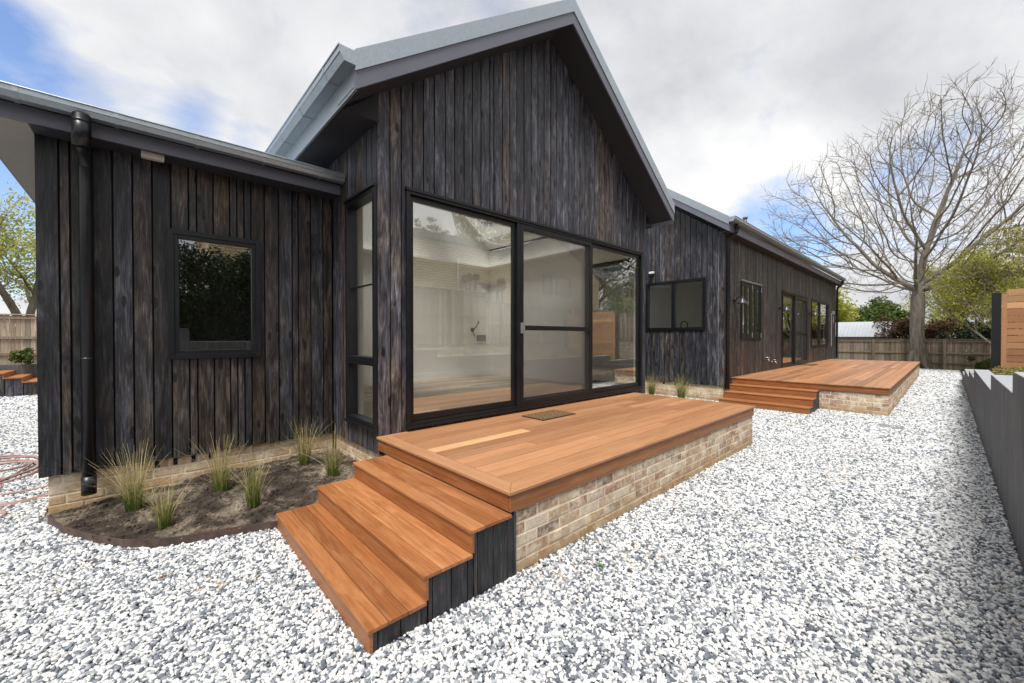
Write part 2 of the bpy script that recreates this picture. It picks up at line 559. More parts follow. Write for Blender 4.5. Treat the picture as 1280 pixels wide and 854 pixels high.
# ------------------------------------------------------------------ mesh helpers
class MB:
    def __init__(s):
        s.v = []
        s.f = []
        s.c = []

    def col(s, c=None):
        return c if c is not None else (random.random(), random.random(), random.random())

    def hexa(s, b, t, c=None):
        """bottom quad (ccw seen from above) and top quad"""
        c = s.col(c)
        i = len(s.v)
        s.v += [tuple(p) for p in b] + [tuple(p) for p in t]
        s.f += [(i + 3, i + 2, i + 1, i), (i + 4, i + 5, i + 6, i + 7)]
        s.f += [(i + k, i + (k + 1) % 4, i + 4 + (k + 1) % 4, i + 4 + k) for k in range(4)]
        s.c += [c] * 6

    def box(s, x0, x1, y0, y1, z0, z1, c=None):
        if x1 - x0 < 1e-5 or y1 - y0 < 1e-5 or z1 - z0 < 1e-5:
            return
        s.hexa([(x0, y0, z0), (x1, y0, z0), (x1, y1, z0), (x0, y1, z0)], [(x0, y0, z1), (x1, y0, z1), (x1, y1, z1), (x0, y1, z1)], c)

    def poly(s, pts, c=None):
        i = len(s.v)
        s.v += [tuple(p) for p in pts]
        s.f.append(tuple(range(i, i + len(pts))))
        s.c.append(s.col(c))

    def prism(s, pts, d, c=None):
        """planar polygon pts swept by vector d"""
        c = s.col(c)
        i = len(s.v)
        n = len(pts)
        d = Vector(d)
        s.v += [tuple(p) for p in pts] + [tuple(Vector(p) + d) for p in pts]
        s.f += [tuple(range(i + n - 1, i - 1, -1)), tuple(range(i + n, i + 2 * n))]
        s.f += [(i + k, i + (k + 1) % n, i + n + (k + 1) % n, i + n + k) for k in range(n)]
        s.c += [c] * (n + 2)

    def tube(s, pts, rad, n=8, c=None, caps=True):
        c = s.col(c)
        pts = [Vector(p) for p in pts]
        if isinstance(rad, (int, float)):
            rad = [rad] * len(pts)
        i0 = len(s.v)
        up = None
        for k, p in enumerate(pts):
            t = (pts[min(k + 1, len(pts) - 1)] - pts[max(k - 1, 0)])
            if t.length < 1e-9:
                t = Vector((0, 0, 1))
            t.normalize()
            if up is None:
                up = t.orthogonal().normalized()
            else:
                up = up - t * up.dot(t)
                up = up.normalized() if up.length > 1e-6 else t.orthogonal().normalized()
            w = t.cross(up)
            for a in range(n):
                q = 2 * math.pi * a / n
                s.v.append(tuple(p + (up * math.cos(q) + w * math.sin(q)) * rad[k]))
        for k in range(len(pts) - 1):
            for a in range(n):
                b = (a + 1) % n
                s.f.append((i0 + k * n + a, i0 + k * n + b, i0 + (k + 1) * n + b, i0 + (k + 1) * n + a))
                s.c.append(c)
        if caps:
            s.f.append(tuple(i0 + a for a in range(n - 1, -1, -1)))
            s.f.append(tuple(i0 + (len(pts) - 1) * n + a for a in range(n)))
            s.c += [c, c]

    def lathe(s, cen, prof, n=16, axis='z', c=None):
        c = s.col(c)
        i0 = len(s.v)
        for r, h in prof:
            for a in range(n):
                q = 2 * math.pi * a / n
                e = (r * math.cos(q), r * math.sin(q), h)
                if axis == 'y':
                    e = (e[0], -e[2], e[1])
                elif axis == 'x':
                    e = (e[2], e[0], e[1])
                s.v.append((cen[0] + e[0], cen[1] + e[1], cen[2] + e[2]))
        for k in range(len(prof) - 1):
            for a in range(n):
                b = (a + 1) % n
                s.f.append((i0 + k * n + a, i0 + k * n + b, i0 + (k + 1) * n + b, i0 + (k + 1) * n + a))
                s.c.append(c)
        s.f.append(tuple(i0 + a for a in range(n - 1, -1, -1)))
        s.f.append(tuple(i0 + (len(prof) - 1) * n + a for a in range(n)))
        s.c += [c, c]

    def build(s, name, mat, parent=None, smooth=False, bevel=0.0, local=False):
        me = bpy.data.meshes.new(name)
        me.from_pydata(s.v, [], s.f)
        ca = me.color_attributes.new('tint', 'FLOAT_COLOR', 'CORNER')
        ln = np.array([len(f) for f in s.f])
        arr = np.ones((len(me.loops), 4), dtype=np.float32)
        if len(s.c):
            arr[:, :3] = np.repeat(np.array(s.c, dtype=np.float32), ln, axis=0)
        ca.data.foreach_set('color', arr.ravel())
        me.materials.append(mat)
        if smooth:
            me.polygons.foreach_set('use_smooth', [True] * len(me.polygons))
        me.update()
        o = bpy.data.objects.new(name, me)
        COL.objects.link(o)
        if parent is not None:
            o.parent = parent
            if not local:
                o.matrix_parent_inverse = Matrix.Translation(-world_loc(parent))
        if bevel:
            b = o.modifiers.new('bevel', 'BEVEL')
            b.width = bevel
            b.segments = 2
            b.limit_method = 'ANGLE'
            b.angle_limit = R_(35)
        return o


def world_loc(o):
    p = Vector(o.location)
    while o.parent:
        if o.type == 'MESH' and o.location.length < 1e-9:
            return Vector((0, 0, 0))
        o = o.parent
        p += o.location
    return p


def tag(o, label=None, cat=None, group=None, kind=None):
    if label:
        o['label'] = label
    if cat:
        o['category'] = cat
    if group:
        o['group'] = group
    if kind:
        o['kind'] = kind
    return o


def thing(name, label, cat, loc=(0, 0, 0), group=None):
    o = bpy.data.objects.new(name, None)
    o.empty_display_size = .2
    COL.objects.link(o)
    o.location = loc
    return tag(o, label, cat, group)


def copy_tree(o, parent=None):
    c = o.copy()
    COL.objects.link(c)
    if parent is not None:
        c.parent = parent
    for ch in list(o.children):
        copy_tree(ch, c)
    return c


# ------------------------------------------------------------------ walls
def clad(mb, axis, plane, out, a0, a1, z0, ztop, holes, pitch=.137, gapw=.0145, thick=.022, narrow=.14, wall_tone=.15):
    """vertical boards on a wall: axis 'x' (wall along X at Y=plane) or 'y'; out = +1/-1 outward; holes = (a0,a1,z0,z1); ztop(a)"""
    a = a0
    while a < a1 - 1e-4:
        w = pitch * random.uniform(.93, 1.07)
        if random.random() < narrow:
            w = pitch * .48
        b = min(a1, a + w)
        if a1 - b < .03:
            b = a1
        c = (random.random(), random.random(), min(1, max(0, wall_tone + random.uniform(-.15, .15))))
        cuts = sorted({a, b - gapw} | {h[k] for h in holes for k in (0, 1) if a < h[k] < b - gapw})
        th = thick + random.uniform(-.003, .003)
        for p, q in zip(cuts[:-1], cuts[1:]):
            if q - p < .006:
                continue
            mid = (p + q) / 2
            segs = [(z0, None)]
            for h in holes:
                if h[0] < mid < h[1]:
                    ns = []
                    for s0, s1 in segs:
                        if s1 is None:
                            if h[2] > s0:
                                ns.append((s0, h[2]))
                            ns.append((h[3], None))
                        else:
                            ns.append((s0, s1))
                    segs = ns
            for s0, s1 in segs:
                tp = ztop(p) if s1 is None else s1
                tq = ztop(q) if s1 is None else s1
                if tp - s0 < .01 or tq - s0 < .01:
                    continue
                P, Q = plane, plane + out * th
                if axis == 'x':
                    ys = (min(P, Q), max(P, Q))
                    mb.hexa([(p, ys[0], s0), (q, ys[0], s0), (q, ys[1], s0), (p, ys[1], s0)], [(p, ys[0], tp), (q, ys[0], tq), (q, ys[1], tq), (p, ys[1], tp)], c)
                else:
                    xs = (min(P, Q), max(P, Q))
                    mb.hexa([(xs[0], p, s0), (xs[1], p, s0), (xs[1], q, s0), (xs[0], q, s0)], [(xs[0], p, tp), (xs[1], p, tp), (xs[1], q, tq), (xs[0], q, tq)], c)
        a = b


def core(mb, axis, p0, p1, a0, a1, z0, ztop, holes, breaks=()):
    """solid wall between planes p0<p1 with openings"""
    cuts = sorted({a0, a1} | {min(max(h[k], a0), a1) for h in holes for k in (0, 1)} | set(breaks))
    for p, q in zip(cuts[:-1], cuts[1:]):
        if q - p < 1e-4:
            continue
        mid = (p + q) / 2
        segs = [(z0, None)]
        for h in sorted(holes, key=lambda h: h[2]):
            if h[0] < mid < h[1]:
                s0, _ = segs.pop()
                if h[2] > s0:
                    segs.append((s0, h[2]))
                segs.append((h[3], None))
        for s0, s1 in segs:
            tp = ztop(p) if s1 is None else s1
            tq = ztop(q) if s1 is None else s1
            if tp <= s0:
                continue
            if axis == 'x':
                mb.hexa([(p, p0, s0), (q, p0, s0), (q, p1, s0), (p, p1, s0)], [(p, p0, tp), (q, p0, tq), (q, p1, tq), (p, p1, tp)], (.5, .5, .5))
            else:
                mb.hexa([(p0, p, s0), (p1, p, s0), (p1, q, s0), (p0, q, s0)], [(p0, p, tp), (p1, p, tp), (p1, q, tq), (p0, q, tq)], (.5, .5, .5))


def bricks(mb, mm, axis, plane, out, a0, a1, z0, rows, rh=.0865, L=.24, depth=.10, holes=()):
    """rows of bricks with real joints; mm collects the mortar behind"""
    j = .014
    for r in range(rows):
        zb = z0 + r * rh
        a = a0 - (L / 2 if r % 2 else 0) - random.uniform(0, .02)
        while a < a1:
            l = L * random.uniform(.95, 1.04)
            p, q = max(a, a0), min(a + l - j, a1)
            if q - p > .012 and not any(h[0] < (p + q) / 2 < h[1] and h[2] == r for h in holes):
                pr = random.uniform(-.0015, .0030)
                c = (random.random(), random.random(), random.random())
                e = random.uniform(-.002, .002)
                if axis == 'x':
                    ys = sorted((plane - out * depth, plane + out * pr))
                    mb.box(p, q, ys[0], ys[1], zb + e, zb + rh - j + e, c)
                else:
                    xs = sorted((plane - out * depth, plane + out * pr))
                    mb.box(xs[0], xs[1], p, q, zb + e, zb + rh - j + e, c)
            a += l
    z1 = z0 + rows * rh - j * .5
    if axis == 'x':
        ys = sorted((plane - out * (depth + .01), plane - out * .0035))
        mm.box(a0 + .002, a1 - .002, ys[0], ys[1], z0 - .08, z1, (.5, .5, .5))
    else:
        xs = sorted((plane - out * (depth + .01), plane - out * .0035))
        mm.box(xs[0], xs[1], a0 + .002, a1 - .002, z0 - .08, z1, (.5, .5, .5))


# ================================================================== THE HOUSE
XL, XG0, XG1 = -.647, 1.80, 7.19
YL, YG = 5.284, 3.97
ZP = .39                                     # underside of the cladding
XE, YB = 10.59, 3.76                         # far wing: end wall, long wall
XE1 = 25.1
AX, AZ, SL = 4.45, 5.99, .715                # gable apex of the wall and pitch
gable_top = lambda x: AZ - SL * abs(x - AX)
FL = .60

house = thing('house', 'single storey house clad in black charred timber boards with a steep gable', 'house', (4.5, 6, 0))

RX0, RX1, RXA, RYF = 1.40, 7.45, 4.43, 3.545
rz = lambda x: 6.26 - .713 * abs(x - RXA)
# --- openings
W_BIG = (2.107, 7.015, .625, 3.19)
W_NAR = (3.985, 4.785, .65, 3.155)            # on X = XG0, along Y
W_SIDE = (4.05, 5.30, .62, 3.155)             # on X = XG1, along Y
W_LEFT = (.206, 1.009, 1.38, 2.687)
W_END = (4.20, 5.85, 1.79, 3.13)
W_B1, W_DOOR, W_B2 = (11.75, 13.43, 1.555, 3.11), (15.67, 19.17, .60, 3.125), (19.83, 23.2, 1.236, 3.125)

T = .022
# cladding: front gable
mb = MB()
clad(mb, 'x', YG + T, -1, XG0, XG1, ZP, gable_top, [W_BIG], narrow=.06, wall_tone=.8)
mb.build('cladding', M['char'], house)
mb = MB()
clad(mb, 'y', XG0 + T, -1, YG + .024, YL + .0, ZP, lambda a: 3.97, [W_NAR], narrow=.06, wall_tone=.6)
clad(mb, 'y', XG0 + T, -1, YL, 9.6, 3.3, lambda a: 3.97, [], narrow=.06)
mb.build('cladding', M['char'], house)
mb = MB()
clad(mb, 'y', XG1 - T, 1, YG + .024, 7.0, ZP, lambda a: 3.97, [W_SIDE], narrow=.06)
mb.build('cladding', M['char'], house)
# left wing
mb = MB()
clad(mb, 'x', YL + T, -1, XL, XG0 - .003, ZP, lambda a: 3.42, [W_LEFT], pitch=.136, narrow=.22, wall_tone=.22)
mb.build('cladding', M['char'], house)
mb = MB()
clad(mb, 'y', XL + T, -1, YL + .025, 11, ZP, lambda a: 3.42, [])
mb.build('cladding', M['char'], house)
# far wing
end_top = lambda y: 4.16 + .70 * (y - 3.76) if y < 7.2 else 4.16 + .70 * (10.64 - y)
mb = MB()
clad(mb, 'y', XE + T, -1, YB, 10.6, ZP, end_top, [W_END], narrow=.05, wall_tone=.45)
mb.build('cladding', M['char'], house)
mb = MB()
clad(mb, 'x', YB + T, -1, XE + .026, XE1, ZP, lambda a: 4.14, [W_B1, W_DOOR, W_B2], narrow=.05, wall_tone=.42)
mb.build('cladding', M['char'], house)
# link between the wings
mb = MB()
clad(mb, 'x', 6.8, -1, XG1, XE, ZP, lambda a: 3.3, [])
mb.build('cladding', M['char'], house)

# --- wall cores (white plaster on the room side, black wrap outside)
WT = .14
mo, mi = MB(), MB()
for axis, p, o, a0, a1, zt, hs, br in (
        ('x', YG, 1, XG0 + T + .001, XG1 - T - .001, lambda a: gable_top(a) - .01, [W_BIG], (AX,)),
        ('y', XG0, 1, YG + WT + .03, 9.6, lambda a: 3.95, [W_NAR], ()),
        ('y', XG1, -1, YG + WT + .03, 9.6, lambda a: 3.95, [W_SIDE], ()),
        ('x', YL, 1, XL + T + .001, XG0 - .002, lambda a: 3.40, [W_LEFT], ()),
        ('y', XL, 1, YL + WT + .03, 11, lambda a: 3.40, [], ()),
        ('y', XE, 1, YB + WT + .03, 10.6, lambda a: end_top(a) - .01, [W_END], (7.2,)),
        ('x', YB, 1, XE + T + .001, XE1, lambda a: 4.12, [W_B1, W_DOOR, W_B2], ()),
        ('x', 6.8, 1, XG1 + .001, XE - .001, lambda a: 3.29, [], ())):
    q0, q1 = p + o * (T + .001), p + o * (T + .03)
    core(mo, axis, min(q0, q1), max(q0, q1), a0, a1, ZP + .005, zt, hs, br)
    q0, q1 = p + o * (T + .032), p + o * (WT + .02)
    core(mi, axis, min(q0, q1), max(q0, q1), a0 + .0, a1, ZP + .01, lambda a, zt=zt: min(zt(a) - .02, 5.5), hs, br)
# rear and far walls that close the volumes
mo.box(XG0 + .03, XG1 - .03, 9.602, 9.7, ZP, 3.9, (.5,) * 3)
mo.box(XL + .03, XG0, 11.002, 11.1, ZP, 3.4, (.5,) * 3)
core(mo, 'x', 10.602, 10.7, XE + .06, XE1 - .03, ZP, lambda a: 4.1, [(11.0, 14.6, .7, 3.2), (15.4, 24.5, .7, 3.2)])  # unseen rear openings added to let daylight into the far wing
mo.prism([(XE1, YB + .03, ZP), (XE1, 10.6, ZP), (XE1, 10.6, 4.1), (XE1, 7.2, 6.45), (XE1, YB + .03, 4.1)], (-.02, 0, 0), (.5,) * 3)
mo.build('wall_wrap', M['dark'], house)
mi.build('inner_wall', M['white'], house)

# --- rooms
mb = MB()
mb.prism([(XG0 + .16, 8.5, FL), (XG1 - .16, 8.5, FL), (XG1 - .16, 8.5, rz(XG1 - .16) - .43), (4.43, 8.5, 5.82), (XG0 + .16, 8.5, rz(XG0 + .16) - .43)], (0, .06, 0))   # back wall of the front room
mb.box(7.015, 7.075, 5.36, 8.50, FL, 3.88)                              # right wall, ends in a white nib
mb.box(7.015, 7.165, 5.32, 5.36, FL, 3.88)
mb.box(XG0 + .165, XG0 + .185, 4.80, 8.50, FL, 3.88)
mb.build('inner_wall', M['white'], house)
mb = MB()
mb.build('ceiling', M['white'], house)
mb = MB()
mb.box(12.6, XE1 - .1, YB + .17, 10.5, 3.35, 3.40)
mb.build('ceiling', M['white'], house)
mb = MB()
mb.box(XE + .17, 12.599, YB + .17, 7.1, 3.35, 3.40)
mb.build('ceiling', M['white'], house)
mb = MB()
y = YG + .05
while y < 8.5:
    x = XG0 + .17 - random.random()
    while x < 7.03:
        l = random.uniform(1.2, 2.2)
        mb.box(max(x, XG0 + .17), min(x + l - .002, 7.03), y, y + .178, FL - .02, FL, (random.random() * .8, random.random(), random.random()))
        x += l
    y += .18
mb.build('floor', M['oak'], house)
mb = MB()
mb.box(XG0 + .186, 7.028, 8.484, 8.498, FL, FL + .13)
mb.box(7.000, 7.014, 5.36, 8.48, FL, FL + .13)
mb.build('skirting', M['white'], house)
mb = MB()                                                # dark sheet added behind the small window to stand for the unlit room
mb.box(.10, 1.12, YL + .165, YL + .172, 1.30, 2.78)
mb.build('dark_room_sheet', M['dark'], house)
mb = MB()
mb.box(XE + .2, XE1 - .1, YB + .2, 10.5, FL - .05, FL - .01, (.5,) * 3)
mb.build('floor', M['oak'], house)
mb = MB()
mb.box(12.6, 12.7, YB + .2, 9.5, FL, 3.34)
mb.build('inner_wall', M['white'], house)
# power point and wiring on the back wall of the room
mb = MB()
mb.box(6.58, 6.86, 8.47, 8.498, 1.50, 1.66)
mb.build('wall_plate', M['grey'], house)
mb = MB()
mb.lathe((6.42, 8.49, 1.80), [(.055, 0), (.05, .03), (.02, .04)], 14, 'y')
mb.tube([(6.42, 8.46, 1.80), (6.47, 8.40, 1.86), (6.53, 8.38, 1.98), (6.56, 8.40, 2.03), (6.58, 8.42, 1.97)], .014, 6)
mb.tube([(6.42, 8.46, 1.80), (6.40, 8.42, 1.72), (6.44, 8.42, 1.63)], .011, 6)
mb.build('cable_stub', M['blackpipe'], house, True)

# --- roofs



def slope_strip(mb, x0, x1, y0, y1, dz0, dz1):
    b = [(x0, y0, rz(x0) + dz0), (x1, y0, rz(x1) + dz0), (x1, y1, rz(x1) + dz0), (x0, y1, rz(x0) + dz0)]
    t = [(x0, y0, rz(x0) + dz1), (x1, y0, rz(x1) + dz1), (x1, y1, rz(x1) + dz1), (x0, y1, rz(x0) + dz1)]
    mb.hexa(b, t, (.5,) * 3)


mb = MB()
RLY = (4.75, 8.35)                                      # unseen skylights added on both slopes to brighten the room
RLX = ((2.15, 4.05), (4.85, 6.75))
for (x0, x1), (l0, l1) in zip(((RX0 + .02, RXA), (RXA, RX1 - .02)), RLX):
    slope_strip(mb, x0, x1, RYF + .02, RLY[0], -.045, -.012)
    slope_strip(mb, x0, x1, RLY[1], 9.9, -.045, -.012)
    slope_strip(mb, x0, l0, RLY[0], RLY[1], -.045, -.012)
    slope_strip(mb, l1, x1, RLY[0], RLY[1], -.045, -.012)
    for k in range(40):                               # ribs of the sheet
        y = RYF + .1 + k * .158
        if RLY[0] - .04 < y < RLY[1] + .01:
            slope_strip(mb, x0, l0 - .01, y, y + .03, -.012, .012)
            slope_strip(mb, l1 + .01, x1, y, y + .03, -.012, .012)
        else:
            slope_strip(mb, x0, x1, y, y + .03, -.012, .012)
mb.build('roof', M['galv'], house)
for l0, l1 in RLX:
    mb = MB()
    slope_strip(mb, l0, l0 + .06, RLY[0], RLY[1], -.03, .04)
    slope_strip(mb, l1 - .06, l1, RLY[0], RLY[1], -.03, .04)
    for y in (RLY[0], (RLY[0] + RLY[1]) / 2 - .03, RLY[1] - .06):
        slope_strip(mb, l0 + .06, l1 - .06, y, y + .06, -.03, .04)
    rl = mb.build('added_skylight', M['black'], house)
    mb = MB()
    slope_strip(mb, l0 + .05, l1 - .05, RLY[0] + .05, RLY[1] - .05, 0, .008)
    mb.build('pane', M['clear'], rl)
mb = MB()                                               # flat ceiling, wide opening added to pass the skylights' daylight
cz = 3.44
mb.box(XG0 + .17, 7.01, YG + .17, 5.0, cz, cz + .03)
mb.box(XG0 + .17, 7.01, 8.3, 8.49, cz, cz + .03)
mb.box(XG0 + .17, 2.2, 5.0, 8.3, cz, cz + .03)
mb.box(6.75, 7.01, 5.0, 8.3, cz, cz + .03)
mb.build('ceiling', M['white'], house)
mb = MB()
for (x0, x1), (l0, l1) in zip(((XG0 + .16, RXA), (RXA, XG1 - .16)), RLX):
    slope_strip(mb, x0, x1, YG + .17, RLY[0], -.42, -.40)
    slope_strip(mb, x0, x1, RLY[1], 9.58, -.42, -.40)
    slope_strip(mb, x0, l0, RLY[0], RLY[1], -.42, -.40)
    slope_strip(mb, l1, x1, RLY[0], RLY[1], -.42, -.40)
    slope_strip(mb, l0 - .012, l0, RLY[0], RLY[1], -.40, -.05)
    slope_strip(mb, l1, l1 + .012, RLY[0], RLY[1], -.40, -.05)
    slope_strip(mb, l0, l1, RLY[0] - .012, RLY[0], -.40, -.05)
    slope_strip(mb, l0, l1, RLY[1], RLY[1] + .012, -.40, -.05)
mb.build('ceiling', M['white'], house)
mb = MB()
for x0, x1 in ((RX0, RXA), (RXA, RX1)):
    slope_strip(mb, x0, x1, RYF - .012, RYF - .002, -.165, .015)
    slope_strip(mb, x0, x1, RYF - .012, RYF + .12, .015, .022)
mb.tube([(RXA, RYF - .01, 6.285), (RXA, 9.9, 6.285)], .04, 8, (.5,) * 3)
mb.build('barge_flashing', M['galv'], house)
mb = MB()
for x0, x1 in ((RX0, RXA), (RXA, RX1)):
    slope_strip(mb, x0, x1, RYF, RYF + .022, -.325, -.06)
mb.build('barge_board', M['trim'], house, bevel=.002)
mb = MB()
for x0, x1 in ((RX0 + .005, RXA), (RXA, RX1 - .005)):
    slope_strip(mb, x0, x1, RYF + .0225, YG - .001, -.30, -.288)
mb.box(RX0 + .03, XG0 - .001, YG, 9.8, 3.80, 3.815)
mb.box(XG1 + .001, RX1 - .03, YG, 9.8, 3.78, 3.795)
mb.prism([(RX0 + .06, YG - .02, 3.79), (XG0 - .001, YG - .02, 3.79), (XG0 - .001, YG - .02, rz(XG0) - .30)], (0, .02, 0))
mb.build('soffit', M['soffit'], house)
mb = MB()
mb.box(RX0 + .005, RX0 + .027, RYF + .024, 9.85, 3.78, 3.99)
mb.build('fascia', M['galv'], house)
mb = MB()
mb.box(RX1 - .027, RX1 - .005, RYF + .024, 9.85, 3.76, 3.99)
mb.build('fascia', M['galv'], house)


def gutter(mb, p0, p1, outv, w=.13, h=.10, t=.006, brackets=0):
    """quad gutter along p0->p1, front face on the outv side; p = back top corner"""
    p0, p1, o = Vector(p0), Vector(p1), Vector(outv)
    up = Vector((0, 0, 1))
    prof = [(0, 0), (0, -h), (w * .72, -h), (w * .93, -h * .55), (w, -h * .50), (w, -h * .06), (w * .96, 0), (w * .90, -.004), (w * .93, -h * .12), (w * .92, -h * .44), (w * .86, -h * .48), (w * .68, -h + t), (t, -h + t), (t, 0)]
    pts = [p0 + o * a + up * b for a, b in prof]
    mb.prism(pts, p1 - p0, (.5,) * 3)
    # end caps
    for q in (p0, p1):
        d = (p1 - p0).normalized() * (.004 if q == p1 else -.004)
        mb.prism([q + o * a + up * b for a, b in ((0, 0), (0, -h - .001), (w * .72, -h - .001), (w * .94, -h * .55), (w + .001, -h * .5), (w + .001, 0))], d, (.5,) * 3)
    # rolled lip
    mb.tube([p0 + o * (w + .002) + up * .001, p1 + o * (w + .002) + up * .001], .008, 8, (.5,) * 3)
    for k in range(brackets):
        q = p0 + (p1 - p0) * ((k + .5) / brackets)
        d = (p1 - p0).normalized()
        mb.prism([q + o * a + up * b for a, b in ((-.01, -h - .004), (w * .73, -h - .004), (w * .95, -h * .56), (w + .004, -h * .5), (w + .004, .006), (w * .94, .006), (w * .6, -h + .002))], d * .03, (.5,) * 3)


mb = MB()
gutter(mb, (RX0 + .004, RYF - .01, 4.10), (RX0 + .004, 9.85, 4.10), (-1, 0, 0), .14, .12, brackets=8)
mb.build('gutter', M['galv'], house)
mb = MB()
gutter(mb, (RX1 - .004, RYF + .05, 4.06), (RX1 - .004, 9.85, 4.06), (1, 0, 0), .13, .11)
mb.build('gutter', M['galv'], house)

# left wing eave
EX0 = -.98
mb = MB()
gutter(mb, (EX0, 4.940, 3.515), (XG0 - .012, 4.940, 3.515), (0, -1, 0), .108, .082, brackets=5)
mb.build('gutter', M['galv'], house)
mb = MB()
mb.box(EX0, XG0 - .003, 5.010, 5.032, 3.325, 3.44)
mb.build('fascia', M['trim'], house, bevel=.002)
mb = MB()
mb.box(EX0 - .004, EX0 + .018, 5.033, 11.2, 3.325, 3.47)
mb.build('fascia', M['trim'], house, bevel=.002)
mb = MB()
mb.box(EX0 + .019, XL - .003, 5.034, 11.2, 3.322, 3.332)
mb.build('soffit', M['beige'], house)
mb = MB()
mb.box(XL - .001, XG0 - .003, 5.034, YL - .002, 3.332, 3.342)
mb.box(EX0 + .02, XG0 - .003, 4.945, 5.035, 3.452, 3.462)
mb.build('soffit', M['soffit'], house)
mb = MB()
mb.hexa([(EX0, 4.93, 3.47), (XG0 - .002, 4.93, 3.47), (XG0 - .002, 11.2, 4.35), (EX0, 11.2, 4.35)], [(EX0, 4.93, 3.50), (XG0 - .002, 4.93, 3.50), (XG0 - .002, 11.2, 4.38), (EX0, 11.2, 4.38)])
mb.build('roof', M['galv'], house)
# downpipe of the left wing
mb = MB()
px = -.343
mb.tube([(px, 4.885, 3.44), (px, 4.885, 3.185)], .058, 20)
mb.tube([(px, 4.885, 3.40), (px, 4.885, 3.375)], .0595, 20)
mb.tube([(px, 4.885, 3.30), (px, 4.90, 3.26), (px, 5.04, 3.21), (px, 5.17, 3.16), (px, 5.205, 3.10), (px, 5.205, 2.94), (px, 5.205, .34)], .046, 20)
mb.tube([(px, 5.205, .36), (px, 5.205, .20)], .0505, 20)
mb.tube([(px, 5.205, 1.42), (px, 5.205, 1.40)], .0480, 20)
mb.build('downpipe', M['blackpipe'], house, True)
mb = MB()
mb.box(.02, .182, 5.075, 5.135, 3.277, 3.331)  # beige light fitting under the soffit, with a slotted front
for k in range(3):
    mb.box(.034, .096, 5.072, 5.0745, 3.287 + k * .013, 3.294 + k * .013)
    mb.box(.106, .168, 5.072, 5.0745, 3.287 + k * .013, 3.294 + k * .013)
mb.build('soffit_fitting', M['fitting'], house, bevel=.003)

# far wing roof: ridge along X
FXE, FY0, FY1, FYR = 10.30, 3.56, 10.85, 7.2
fz = lambda y: 4.46 + .70 * (min(y, 2 * FYR - y) - FY0)


def fstrip(mb, x0, x1, y0, y1, d0, d1):
    mb.hexa([(x0, y0, fz(y0) + d0), (x1, y0, fz(y0) + d0), (x1, y1, fz(y1) + d0), (x0, y1, fz(y1) + d0)], [(x0, y0, fz(y0) + d1), (x1, y0, fz(y0) + d1), (x1, y1, fz(y1) + d1), (x0, y1, fz(y1) + d1)], (.5,) * 3)


mb = MB()
for y0, y1 in ((FY0, FYR), (FYR, 2 * FYR - FY0)):
    if y0 < 5:
        fstrip(mb, FXE + .02, XE1 + .32, y0, y1, -.045, -.012)
    else:                                             # unseen opening added in the rear slope to brighten the kitchen
        fstrip(mb, FXE + .02, 10.85, y0, y1, -.045, -.012)
        fstrip(mb, 12.5, XE1 + .32, y0, y1, -.045, -.012)
        fstrip(mb, 10.85, 12.5, 10.2, y1, -.045, -.012)
    for k in range(95):
        x = FXE + .1 + k * .158
        if not (y0 > 5 and 10.8 < x < 12.5):
            fstrip(mb, x, x + .03, y0, y1, -.012, .012)
mb.build('roof', M['galv'], house)
mb = MB()
for y0, y1 in ((FY0, FYR), (FYR, 2 * FYR - FY0)):
    fstrip(mb, FXE - .012, FXE - .002, y0, y1, -.17, .02)
    fstrip(mb, FXE - .012, FXE + .12, y0, y1, .02, .026)
mb.build('barge_flashing', M['galv'], house)
mb = MB()
for y0, y1 in ((FY0, FYR), (FYR, 2 * FYR - FY0)):
    fstrip(mb, FXE, FXE + .022, y0, y1, -.33, -.06)
mb.box(FXE + .03, XE1 + .3, FY0 + .002, FY0 + .022, 4.14, 4.33)
mb.build('fascia', M['trim'], house)
mb = MB()
for y0, y1 in ((FY0 + .03, FYR), (FYR, 2 * FYR - FY0)):
    fstrip(mb, FXE + .0225, XE - .001, y0, y1, -.315, -.300)
mb.box(FXE + .03, XE1 + .3, FY0 + .023, YB - .001, 4.135, 4.148)
mb.build('soffit', M['soffit'], house)
mb = MB()
gutter(mb, (FXE, FY0 - .001, 4.46), (XE1 + .32, FY0 - .001, 4.46), (0, -1, 0), .135, .11, brackets=12)
mb.build('gutter', M['galv'], house)
for xx in (XE + .09, XE1 - .06):
    mb = MB()
    mb.tube([(xx, FY0 - .06, 4.37), (xx, FY0 - .06, 4.22)], .055, 14)
    mb.tube([(xx, FY0 - .06, 4.23), (xx, FY0 - .04, 4.16), (xx, YB - .08, 4.03), (xx, YB - .06, 3.95), (xx, YB - .06, .32 if xx < 12 else .60)], .045, 14)
    mb.build('downpipe', M['blackpipe'], house, True)
mb = MB()
mb.tube([(13.0, 4.05, fz(4.05) - .02), (13.0, 4.05, fz(4.05) + .26)], .05, 12)
mb.lathe((13.0, 4.05, fz(4.05) + .26), [(.07, 0), (.07, .04), (.02, .06)], 12)
mb.build('roof_vent', M['trim'], house, True)
mb = MB()
mb.hexa([(XG1, 6.6, 3.3), (XE, 6.6, 3.3), (XE, 10.6, 3.9), (XG1, 10.6, 3.9)], [(XG1, 6.6, 3.35), (XE, 6.6, 3.35), (XE, 10.6, 3.95), (XG1, 10.6, 3.95)])
mb.build('roof', M['galv'], house)

